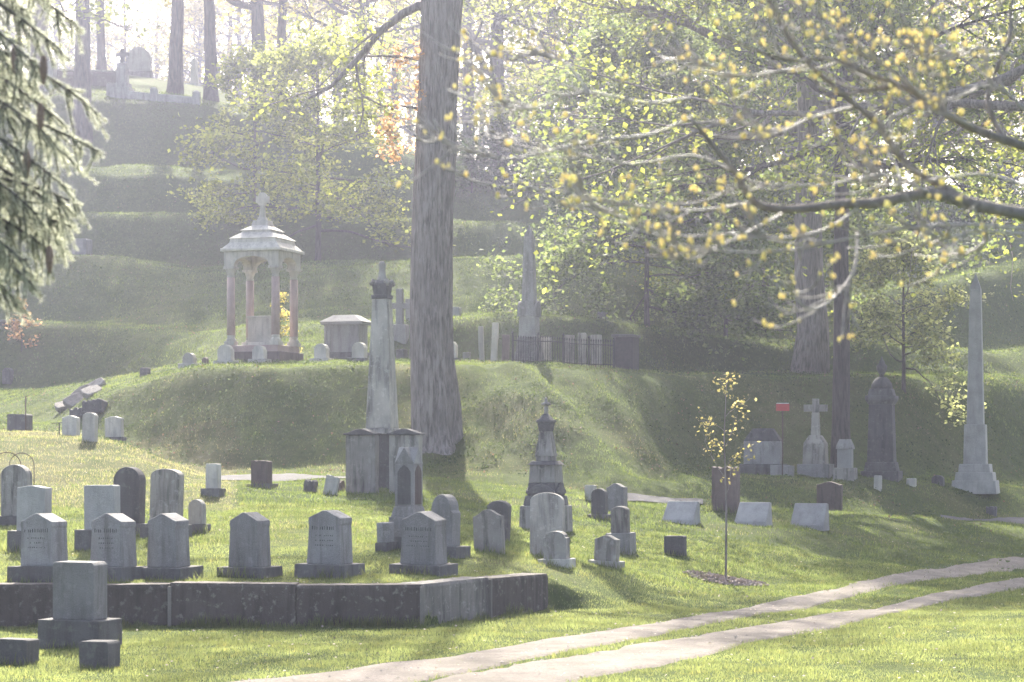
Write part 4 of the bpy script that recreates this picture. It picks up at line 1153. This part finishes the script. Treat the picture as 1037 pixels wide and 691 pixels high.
make_tree(32, "maple_tree", at(578, 119), 16, .2, .25, .98, 32, 6.6, (0, 55), 16, .2, .4, 'bark_dark', 'leaf',
          "yellow-green tree on the upper terrace edge above the central obelisk", nch=6)
make_tree(33, "maple_tree", at(1095, 57), 21, .4, .5, .98, 30, 9.0, (0, 50), 20, .15, .4, 'bark', 'leaf',
          "tall maple rooted beyond the right edge, its crown reaching over the top right corner", nch=6)  # extra tree put here to cast shade on the right foreground
make_tree(27, "young_maple", at(258, 112), 7, .1, .15, .98, 20, 3.6, (-8, 55), 10, .2, .22, 'bark_dark', 'leaf',
          "small yellow-green hillside tree, left neighbour of the larger yellow-green one", nch=5)
make_tree(28, "shrub", at(284, 79.5), 1.9, .02, .2, .98, 9, .7, (20, 60), 9, .1, .1, 'bark_dark', 'leaf_yellow',
          "little yellow-leaved shrub seen through the canopy tomb", depth=1, cat="shrub")
make_tree(29, "shrub", at(22, 91), 1.7, .02, .25, .98, 8, .7, (10, 60), 9, .13, .1, 'bark_dark', 'leaf_orange',
          "copper-leaved shrub by the short terrace wall at left", depth=1, cat="shrub")
# staked sapling
def sapling():
    g = hit(735, 590)
    T = Tree(5); s = g.y / F
    H = (588 - 378) * s
    T.mb.tube([(0, 0, -.1), (.01, 0, H * .35), (-.03, .02, H * .7), (.02, 0, H)], [.022, .018, .012, .005], 7)
    for z_, dx, dy, L_ in ((.42, .8, .2, .55), (.5, -.9, .1, .8), (.55, .7, -.5, .65), (.6, -.5, .5, .6), (.66, .6, .5, .6), (.72, -.7, -.3, .55), (.8, .6, .1, .4), (.87, -.4, .2, .35), (.94, .2, -.2, .25)):
        T.branchy((0, 0, H * z_), (dx, dy, 1.1), L_, .007, 1, 0, .6, 2, .004)
    root = empty("sapling", g); tag(root, "thin young sapling with sparse pale yellow leaves in a ring of mulch", "sapling")
    T.mb.build("trunk", M['bark'], root)
    leaf_obj("crown", T.leaves(11, .06, .085), M['leaf_sapling'], root)
    n = 900; a = rng.uniform(0, 6.28, n); q = np.sqrt(rng.random(n)) * .62
    x = g.x + q * np.cos(a) * 1.25; y = g.y + q * np.sin(a)
    z = ground(x, y) + EYE + .03 + rng.random(n) * .05 * (1 - q / .62)
    P = np.stack([x, y, z], 1); d_ = rng.normal(0, 1, (n, 3)) * [1, 1, .35]; d_ /= np.linalg.norm(d_, axis=1)[:, None]
    e = np.cross(d_, rng.normal(0, 1, (n, 3))); e /= np.linalg.norm(e, axis=1)[:, None]
    V = np.stack([P - d_ * .04 - e * .012, P - d_ * .04 + e * .012, P + d_ * .04 + e * .012, P + d_ * .04 - e * .012], 1).reshape(-1, 3)
    o = np_mesh("mulch", V, np.arange(4 * n).reshape(-1, 4), simple("mulch_chip", (.38, .31, .27), .95)); tag(o, "pinkish brown wood mulch round the sapling", "mulch", kind='stuff')
sapling()

# ridge trees: prototypes, then copies with their own place, lean and size
def proto_ridge(seed, H, rad, limbs, leafm, top_l, per=5, lo=.34):
    return make_tree(seed, "hilltop_tree", (0, 0, 0), H, rad, lo, .98, limbs, 6.0, (15, 60), per, .26, .42, 'bark_dark', leafm, "", nch=5, grav=.0, lean=top_l, sides=10)
protos = [proto_ridge(41, 17, .42, 15, 'leaf', (.01, 0)), proto_ridge(42, 19, .36, 16, 'leaf_far', (.03, .01)), proto_ridge(43, 15, .3, 14, 'leaf_yellow', (-.04, .0)),
          proto_ridge(44, 16, .26, 24, 'leaf_far', (.02, 0), 7, .12), proto_ridge(45, 15, .24, 24, 'leaf', (-.02, 0), 7, .12)]
used = set()
def place_tree(pi, loc, rz, sc, label, group=None, sxy=None):
    pr = protos[pi]
    if pi not in used: used.add(pi); o = pr
    else:
        o = pr.copy(); COL.objects.link(o)
        for ch in list(pr.children):
            c = ch.copy(); COL.objects.link(c); c.parent = o
    o.location = loc; o.rotation_euler = (0, 0, rz)
    k_ = sxy or sc
    o.scale = (k_, k_, sc)
    tag(o, label, "tree", group)
    return o
GR = "tall trees along the hilltop"
ridge = [(40, 140, 0, 1.3, 1.15, "hilltop tree with broad trunk at the far left edge behind the spruce"),
         (83, 132, 0, 1.25, 1.1, "straight thick-trunked hilltop tree left of the round tablet"),
         (103, 152, 1, .8, 1.0, "thin-trunked hilltop tree just right of the straight thick one"),
         (177, 139, 1, 1.2, 1.1, "dark forked hilltop tree right of the round tablet"),
         (214, 138, 2, 1.35, 1.2, "leaning double-stemmed hilltop tree right of the slim obelisk"),
         (262, 141, 0, 1.15, 1.05, "dark hilltop tree behind the small yellow-green hillside tree"),
         (284, 143, 1, .95, 1.0, "narrow hilltop tree close right of the dark one"),
         (318, 158, 2, .7, .9, "slender hilltop tree above the hillside's yellow-green tree"),
         (342, 150, 1, .7, .95, "thin hilltop tree in the bright gap"),
         (366, 140, 0, .9, 1.0, "dark hilltop tree at the right side of the bright gap"),
         (398, 160, 1, .8, 1.0, "hilltop tree half hidden left of the big trunk"),
         (474, 146, 0, 1.0, 1.05, "hilltop tree standing close behind the big trunk's right side"),
         (505, 126, 0, 1.2, 1.05, "dark hilltop tree right of the big trunk, above the shrubbery"),
         (553, 146, 1, .9, 1.0, "hilltop tree above the central obelisk"),
         (592, 140, 2, 1.0, 1.0, "hilltop tree right of the one above the obelisk"),
         (640, 150, 0, .9, 1.0, "hilltop tree behind the low spreading maple"),
         (690, 138, 1, 1.1, 1.0, "hilltop tree in the gap left of the thick-trunked maple"),
         (742, 146, 2, 1.1, 1.0, "hilltop tree above the light green young tree"),
         (800, 140, 0, 1.0, 1.0, "hilltop tree directly behind the thick-trunked maple"),
         (880, 142, 1, 1.1, 1.0, "hilltop tree right of the slim dark maple"),
         (948, 140, 0, 1.1, 1.05, "hilltop tree above the young pale-yellow tree"),
         (1012, 146, 2, 1.1, 1.0, "hilltop tree at the right edge above the obelisk")]
for i, (p, d_, pi, sxy, sc, lb) in enumerate(ridge):
    place_tree(pi, at(p, d_), i * 1.9, sc, lb, GR, sxy)
GW = "distant woodland trees beyond the hilltop"
kinds = ["", "tall distant tan-leaved woodland tree beyond the hilltop", "distant yellowish woodland tree beyond the hilltop", "distant tan woodland tree with low branches beyond the hilltop", "distant green woodland tree with low branches beyond the hilltop"]
for i in range(54):
    p = -120 + 1290 * ((i * .618) % 1.0); d_ = 172 + 90 * ((i * .377) % 1.0); pi = (1, 3, 4, 2, 3)[i % 5]
    g = at(p, d_); g.z -= 1
    place_tree(pi, g, i * 2.1, .95 + .5 * ((i * .71) % 1), kinds[pi], GW + ("", " (tall tan)", " (yellowish)", " (low tan)", " (low green)")[pi])
# shrubs on the ridge and terrace edges
sh = make_tree(61, "shrub", (0, 0, 0), 2.6, .05, .05, .98, 26, 1.7, (0, 70), 14, .14, .2, 'bark_dark', 'leaf_dark', "", depth=1, nch=6, cat="shrub")
shs = [(478, 118), (505, 119), (530, 118), (556, 120), (585, 119), (612, 120), (645, 121), (455, 122), (690, 120), (725, 123), (770, 118), (1015, 121), (975, 120), (935, 119), (600, 108), (620, 97)]
for i, (p, d_) in enumerate(shs):
    if i == 0: o = sh
    else:
        o = sh.copy(); COL.objects.link(o)
        for ch in sh.children:
            c = ch.copy(); COL.objects.link(c); c.parent = o
    o.location = at(p, d_); o.rotation_euler = (0, 0, i * 1.3); k_ = .75 + .45 * ((i * .618) % 1); o.scale = (k_ * 1.3, k_ * 1.3, k_)
    tag(o, "dark green bushy shrub along the upper terraces", "shrub", "dark shrubs on the upper terraces")

# ------------------------------------------------------------------ near spruce at left
def spruce():
    base = Vector((-4.0, 12.2, gz(-4.0, 12.2)))
    root = empty("spruce_tree", base); tag(root, "spruce with drooping needled boughs and hanging brown cones at the left edge", "tree")
    mb = MB(); mb.tube([(0, 0, -.3), (0, 0, 3), (.03, 0, 6), (0, 0, 10)], [.2, .17, .12, .03], 12)
    r_ = random.Random(4); needles = []
    D = 11.0
    Lc = lambda px_, py_, d=D: pt(px_, py_, d) - base
    def twig(a, b, w, n, sag=.02, sub=True):
        P = []
        for i in range(n + 1):
            t_ = i / n; q = a.lerp(b, t_); q = q + Vector((0, 0, -sag * 4 * t_ * (1 - t_) * -1)); P.append(q)
        mb.tube(P, [w * (1 - .6 * i / n) for i in range(n + 1)], 4)
        needles.append(P); return P
    boughs = [((-60, -60), (20, 8), 11.3), ((-70, -30), (60, 50), 11), ((-80, 20), (84, 102), 10.9), ((-80, 60), (70, 160), 11.2), ((-80, 90), (93, 150), 10.7),
              ((-80, 130), (62, 215), 11.2), ((-80, 170), (74, 205), 10.9), ((-80, 190), (45, 250), 11.3), ((-80, 220), (30, 285), 11.0), ((-80, 10), (40, 95), 11.5),
              ((-70, -60), (45, -10), 10.8), ((-60,-50),(70,20),11.5), ((-80,40),(58,120),11.3), ((-80,70),(40,130),10.9), ((-80,100),(60,185),10.8), ((-80,140),(35,215),11.0), ((-80,180),(58,240),11.5), ((-80,200),(20,262),10.8), ((-80,-10),(30,60),10.9), ((-80,30),(50,140),11.6), ((-80,200),(66,228),11.2), ((-80,230),(24,272),11.5), ((-80, 110), (40, 190), 11.6), ((-80, 150), (50, 235), 11.4), ((-80, 245), (12, 300), 11.3)]
    for (x0, y0), (x1, y1), d_ in boughs:
        a = Lc(x0, y0, 11.9); b = Lc(x1, y1, d_)
        P = twig(a, b, .014, 10, .04)
        mb.tube([Vector((0, 0, a.z + .25)), a.lerp(Vector((0, 0, a.z + .15)), .5), a], [.035, .026, .016], 5)
        for i in range(1, 11):
            for sgn in (-1, 1, .3, -.4):
                if r_.random() < .9:
                    q = P[i]; L_ = r_.uniform(.07, .2) * (1.25 - i / 14)
                    e = q + Vector((r_.uniform(.25, 1) * L_, sgn * r_.uniform(.2, .9) * L_, r_.uniform(-1.3, -.05) * L_))
                    twig(q, e, .005, 4, .0)
                    if r_.random() < .6:
                        e2 = q.lerp(e, .5) + Vector((r_.uniform(-.05, .09), r_.uniform(-.07, .07), -r_.uniform(.05, .13))); twig(q.lerp(e, .5), e2, .004, 3, 0)
        # hanging branchlets
        for i in range(3, 10, 2):
            q = P[i]; e = q + Vector((r_.uniform(-.02, .05), r_.uniform(-.06, .06), -r_.uniform(.12, .32))); twig(q, e, .005, 5, 0)
    mb.build("trunk", M['bark_dark'], root, smooth=True)
    A, Dv = [], []
    for P in needles:
        for p, q in zip(P[:-1], P[1:]):
            L_ = (q - p).length; n = max(3, int(L_ / .0011))
            for _ in range(n):
                A.append(tuple(p.lerp(q, r_.random()))); Dv.append(tuple((q - p).normalized()))
    A = np.array(A); Dv = np.array(Dv); n = len(A); g = np.random.default_rng(2)
    rd = g.normal(0, 1, (n, 3)); rd -= (rd * Dv).sum(1)[:, None] * Dv; rd /= np.linalg.norm(rd, axis=1)[:, None]
    dr = rd + Dv * .9; dr /= np.linalg.norm(dr, axis=1)[:, None]
    side = np.cross(dr, g.normal(0, 1, (n, 3))); side /= np.linalg.norm(side, axis=1)[:, None]
    L_ = g.uniform(.016, .027, n)[:, None]
    V = np.stack([A - side * .0016, A + side * .0016, A + dr * L_], 1).reshape(-1, 3)
    np_mesh("needles", V, np.arange(3 * n).reshape(-1, 3), M['needle'], root)
    for x, y, d_ in ((44, 70, 10.8), (41, 118, 10.9), (27, 165, 11.0), (50, 262, 11.1), (15, 60, 11.1)):
        q = Lc(x, y, d_); prof = []
        for i in range(13):
            t_ = i / 12; rr = .017 * math.sin(math.pi * min(1, t_ * .85 + .12)) ** .6 * (1 + .12 * (i % 2)); prof.append((rr, -.13 * t_ + .06))
        cmb = MB().lathe(prof[::-1], 10); cmb.rot(Matrix.Translation(q)); cmb.build("cone", M['cone'], root)
spruce()

# ------------------------------------------------------------------ near budding tree at right
def budding():
    D = 9.0; base = Vector((3.45, 9.6, gz(3.45, 9.6)))
    root = empty("budding_tree", base); tag(root, "bare-twigged budding tree reaching in from the right with yellow buds", "tree")
    Lc = lambda px_, py_, d=D: pt(px_, py_, d) - base
    mb = MB(); tmb = MB(); r_ = random.Random(9); budp = []
    mb.tube([(0, 0, -.3), (.02, 0, 1), (0, 0, 2.4), (-.03, 0, 3.6), (0, 0, 5)], [.16, .13, .12, .09, .05], 14)
    def path(pl, w0, w1, d0=9.0, d1=8.8, sides=6):
        P = []; n = len(pl)
        for i, (x, y) in enumerate(pl): P.append(Lc(x, y, d0 + (d1 - d0) * i / (n - 1)))
        # smooth (Catmull-Rom)
        Q = []
        for i in range(n - 1):
            p0, p1, p2, p3 = P[max(i-1, 0)], P[i], P[i+1], P[min(i+2, n-1)]
            for t_ in np.linspace(0, 1, 5)[:-1]:
                Q.append(.5 * ((2*p1) + (p2 - p0)*t_ + (2*p0 - 5*p1 + 4*p2 - p3)*t_*t_ + (3*p1 - p0 - 3*p2 + p3)*t_**3))
        Q.append(P[-1])
        (mb if w0 > .0075 else tmb).tube(Q, [w0 + (w1 - w0) * i / (len(Q) - 1) for i in range(len(Q))], sides)
        return Q
    mb.tube([Vector((0, 0, 3.1)), Lc(1240, 255, 9.4), Lc(1120, 235, 9.2), Lc(1037, 217, 9.0)], [.05, .04, .033, .025], 8)
    mb.tube([Vector((0, 0, 3.3)), Lc(1220, 200, 9.4), Lc(1110, 165, 9.1), Lc(1037, 148, 9.0)], [.04, .03, .026, .02], 8)
    limbs = [path([(1037,217),(985,207),(940,196),(890,205),(850,207),(800,212),(765,205),(745,175),(720,145),(700,120)], .025, .007, 9.0, 8.7, 8),
             path([(985,207),(960,192),(920,168),(890,128),(868,108),(820,65),(790,25),(772,-20)], .016, .006, 9.0, 8.8),
             path([(1037,148),(985,130),(940,104),(915,88),(880,92),(855,95)], .02, .006, 9.0, 8.9),
             path([(1020,145),(1000,100),(1022,40),(1024,5),(1035,-20)], .012, .006, 9.0, 9.2),
             path([(915,88),(880,75),(840,60),(790,60),(730,35)], .009, .004, 8.9, 8.7)]
    arcs = [[(1037,232),(960,225),(880,238),(820,252),(760,255),(700,250),(650,232),(620,212)],
            [(880,205),(840,228),(790,240),(740,236),(690,240),(640,225)],
            [(765,207),(720,214),(680,210),(630,203),(560,196),(500,188),(455,172)],
            [(700,120),(660,138),(600,140),(550,158),(510,160),(465,150),(430,135)],
            [(745,175),(700,160),(640,168),(580,152),(530,142),(480,130)],
            [(870,232),(862,275),(842,300),(822,312),(806,300),(800,284)],
            [(1037,240),(990,232),(955,242),(925,226),(900,215)],
            [(868,108),(820,122),(790,135),(770,128),(740,120)],
            [(820,65),(790,72),(745,78),(700,60),(660,62)],
            [(700,100),(650,105),(590,95),(540,110),(490,100),(455,88)],
            [(940,104),(900,70),(860,50),(820,30),(790,30)],
            [(985,130),(960,115),(930,112),(900,118)],
            [(940,196),(900,180),(865,180),(830,188),(780,190),(730,196)],
            [(1037,190),(990,178),(930,186),(880,178),(850,150)],
            [(985,207),(1000,240),(975,255),(945,243)],
            [(800,212),(770,230),(730,248),(700,262),(670,256)],
            [(1037,60),(990,48),(950,60),(920,44),(880,40)],
            [(1037,112),(1010,92),(975,86),(950,70)],
            [(640,225),(620,218),(600,206),(590,190)],
            [(600,95),(570,60),(520,50),(480,60)]]
    tws = []
    for i, a in enumerate(arcs):
        a = [(x + r_.uniform(-3, 3), y + r_.uniform(-3, 3)) for x, y in a]
        tws.append(path(a, .0060, .0028, 8.9, 8.3 + (i % 5) * .22, 5))
    def side(Q, L_, lo=.25):
        i = r_.randrange(int(len(Q) * lo), len(Q) - 1); q = Q[i]; ax = (Q[i+1] - Q[i]).normalized()
        dv = (ax + Vector((r_.gauss(0, .4), r_.gauss(0, .7), r_.gauss(0, .55)))).normalized()
        P = [q]
        for k_ in range(6):
            dv = (dv + Vector((r_.gauss(0, .1), r_.gauss(0, .15), .1))).normalized(); P.append(P[-1] + dv * L_ / 6)
        tmb.tube(P, [.0038 - .00035 * k_ for k_ in range(7)], 4); return P
    subs = []
    for Q in tws + limbs[1:]:
        for _ in range(13): subs.append(side(Q, r_.uniform(.12, .34)))
    for Q in list(subs):
        if r_.random() < .6: subs.append(side(Q, r_.uniform(.07, .16), .3))
    mb.build("trunk", M['limb'], root, smooth=True)
    tmb.build("twigs", M['twig'], root, smooth=True)
    for Q in subs:
        if r_.random() < (.62 if Q[-1].x > (620 - CX) / F * 8.8 - base.x else .25): budp.append(Q[-1] + Vector((0, 0, .006)))
        if r_.random() < .35: budp.append(Q[3] + Vector((r_.gauss(0, .008), 0, .01)))
    for Q in tws: 
        for q in Q[4::4]: 
            if r_.random() < .5: budp.append(q + Vector((r_.gauss(0, .008), r_.gauss(0, .01), .012)))
    for Q in [limbs[2]]:
        for q in Q[3:16:2]: budp.append(q + Vector((0, -.02, .03)))
    r_.shuffle(budp)
    rest = MB()
    for i, q in enumerate(budp):
        bmb = MB() if i < 100 else rest
        for _ in range(r_.choice((1, 2, 2, 3))):
            c = q + Vector((r_.gauss(0, .006), r_.gauss(0, .006), r_.gauss(0, .005))); rr = r_.uniform(.0045, .008)
            bmb.lathe([(rr*.3, -rr*1.2), (rr, -rr*.3), (rr*.9, rr*.5), (rr*.2, rr*1.6)], 6, 0, 0)
            bmb.v[-24:] = [(v[0] + c.x, v[1] + c.y, v[2] + c.z) for v in bmb.v[-24:]]
        if i < 100: bmb.build("flower_bud", M['bud'], root, smooth=True)
    tag(rest.build("flower_buds", M['bud'], root, smooth=True), kind='stuff')
budding()

# fallen petals / litter on the lawn
n = 900
y = rng.uniform(26, 60, n); u = (rng.uniform(0, 1037, n) - CX) / F; x = u * y; z = ground(x, y) + EYE + .05
P = np.stack([x, y, z], 1); a = rng.uniform(0, 6.28, n); dx = np.stack([np.cos(a), np.sin(a), a * 0], 1) * .02; dy = np.stack([-np.sin(a), np.cos(a), rng.normal(0, .5, n)], 1) * .016
V = np.stack([P - dx, P + dy, P + dx, P - dy], 1).reshape(-1, 3)
o = np_mesh("fallen_leaves", V, np.arange(4 * n).reshape(-1, 4), simple("dead_leaf", (.5, .42, .33), .8)); tag(o, "scattered pale dead leaves on the lawn", "leaves", kind='stuff')

# weeds, old leaves and low ground cover on the banks; pebbles in the wheel tracks
def scatter(name, n, px0, px1, y0, y1, m_, size, label, cat, thr, seed, lift, nl=5, spread=.1):
    y = rng.uniform(y0, y1, n); x = (rng.uniform(px0, px1, n) - CX) / F * y
    sl = (ground(x, y + .3) - ground(x, y - .3)) / .6
    ok = (fbm(x * .6, y * .6, seed) + np.clip(sl, 0, .5) * .5 > thr) & ~onpath(x, y)
    x = np.repeat(x[ok], nl); y = np.repeat(y[ok], nl); k_ = len(x)
    x = x + rng.normal(0, spread, k_); y = y + rng.normal(0, spread, k_)
    P = np.stack([x, y, ground(x, y) + EYE + rng.random(k_) * lift + .01], 1)
    nrm = rng.normal(0, 1, (k_, 3)) * [.6, .6, 1]; nrm /= np.linalg.norm(nrm, axis=1)[:, None]
    a = np.cross(nrm, rng.normal(0, 1, (k_, 3))); a /= np.linalg.norm(a, axis=1)[:, None]; b = np.cross(nrm, a)
    sz = (size * rng.uniform(.5, 1.5, k_))[:, None]
    V = np.stack([P - a * sz * .5, P + b * sz * .4, P + a * sz * .5, P - b * sz * .4], 1).reshape(-1, 3)
    tag(np_mesh(name, V, np.arange(4 * k_).reshape(-1, 4), M[m_]), label, cat, kind='stuff')
M['weed'] = leaf_mat("weed_leaf", (.04, .06, .028), (.09, .13, .04), var=.4)
M['old_leaf'] = leaf_mat("old_leaf", (.17, .12, .08), (.22, .15, .08), var=.5, tw=.3)
scatter("ground_cover", 22000, -60, 1100, 61, 126, 'weed', .05, "patchy dark leafy ground cover on the banks", "ground cover", .14, 91, .09, 8, .13)
scatter("leaf_litter", 5000, -60, 1100, 60, 126, 'old_leaf', .055, "brown old leaves caught in the grass of the banks", "leaves", .2, 97, .06, 3, .2)
n = 5200; y = rng.uniform(25, 58, n); x = (rng.uniform(200, 1060, n) - CX) / F * y; P = np.stack([x, y], 1)
ok = inside(P, poly1) | inside(P, poly2); x = x[ok]; y = y[ok]; n = len(x)
sz = rng.uniform(.008, .028, n)[:, None]; c_ = np.stack([x, y, ground(x, y) + EYE + .026], 1)
oct_ = np.array([(1, 0, 0), (0, 1, 0), (-1, 0, 0), (0, -1, 0), (0, 0, .7)], float)
V = (c_[:, None, :] + oct_[None] * sz[:, None, :] * rng.uniform(.6, 1.3, (n, 1, 3))).reshape(-1, 3)
Fc = (np.arange(n)[:, None, None] * 5 + np.array([(0, 1, 4), (1, 2, 4), (2, 3, 4), (3, 0, 4)])[None]).reshape(-1, 3)
tag(np_mesh("pebbles", V, Fc, simple("pebble", (.3, .27, .24), .9, var=.6, scale=3)), "small pebbles in the wheel tracks", "pebbles", kind='stuff')

# longer tufts where the mower does not reach: round the stones and along the wall
TX, TY = [], []
for fx, fy, hw_, ht_ in FEET:
    n = int(160 * (hw_ * 2 + .2)); t_ = rng.uniform(-1, 1, n); e = rng.random(n)
    lx = np.where(e < .7, t_ * (hw_ + .05), np.sign(t_) * (hw_ + .06)); ly = np.where(e < .7, -ht_ - rng.random(n) * .09, rng.uniform(-1, 1, n) * ht_)
    c_, s_ = math.cos(R(YAW)), math.sin(R(YAW))
    TX.append(fx + lx * c_ - ly * s_); TY.append(fy + lx * s_ + ly * c_)
n = 5200; p_ = rng.uniform(-60, 560, n); d_ = np.interp(p_, [-110, 427, 494, 554], [35, 35, 36.6, 38.5]) - .05 - rng.random(n) ** 2 * .14
TX.append((p_ - CX) / F * d_); TY.append(d_)
TX = np.concatenate(TX); TY = np.concatenate(TY); n = len(TX)
cl = np.clip(1 + 2.2 * fbm(TX * 2.2, TY * 2.2, 77), .25, 2)
hh = rng.uniform(.05, .14, n) * cl; a = rng.uniform(0, 6.28, n); b_ = np.stack([TX, TY, ground(TX, TY) + EYE - .02], 1)
sd_ = np.stack([np.cos(a), np.sin(a), a * 0], 1) * .007
V = np.stack([b_ - sd_, b_ + sd_, b_ + np.stack([rng.normal(0, .3, n) * hh, rng.normal(0, .3, n) * hh, hh], 1)], 1).reshape(-1, 3)
o = np_mesh("tall_grass", V, np.arange(3 * n).reshape(-1, 3), M['grass_blade']); tag(o, "longer unmown grass at the feet of stones and wall", "grass", kind='stuff')

# ------------------------------------------------------------------ haze
hz = MB(); hz.add([(sx * 3300, sy * 3300, z_) for z_ in (-18, 52) for sx, sy in ((-1, -1), (1, -1), (1, 1), (-1, 1))],
                  [(3,2,1,0),(4,5,6,7),(0,1,5,4),(1,2,6,5),(2,3,7,6),(3,0,4,7)])
mh = bpy.data.materials.new("haze"); mh.use_nodes = True; nt = mh.node_tree; nt.nodes.clear()
ho = nt.nodes.new("ShaderNodeOutputMaterial"); hv = nt.nodes.new("ShaderNodeVolumePrincipled")
hv.inputs["Color"].default_value = (.75, .78, 1, 1); hv.inputs["Density"].default_value = HAZE_DENSITY; hv.inputs["Anisotropy"].default_value = HAZE_G  # even air haze, doubling for veiling glare in the lens
nt.links.new(hv.outputs[0], ho.inputs["Volume"])
o = hz.build("haze", mh); tag(o, "thin sunlit morning haze", "haze", kind='stuff')
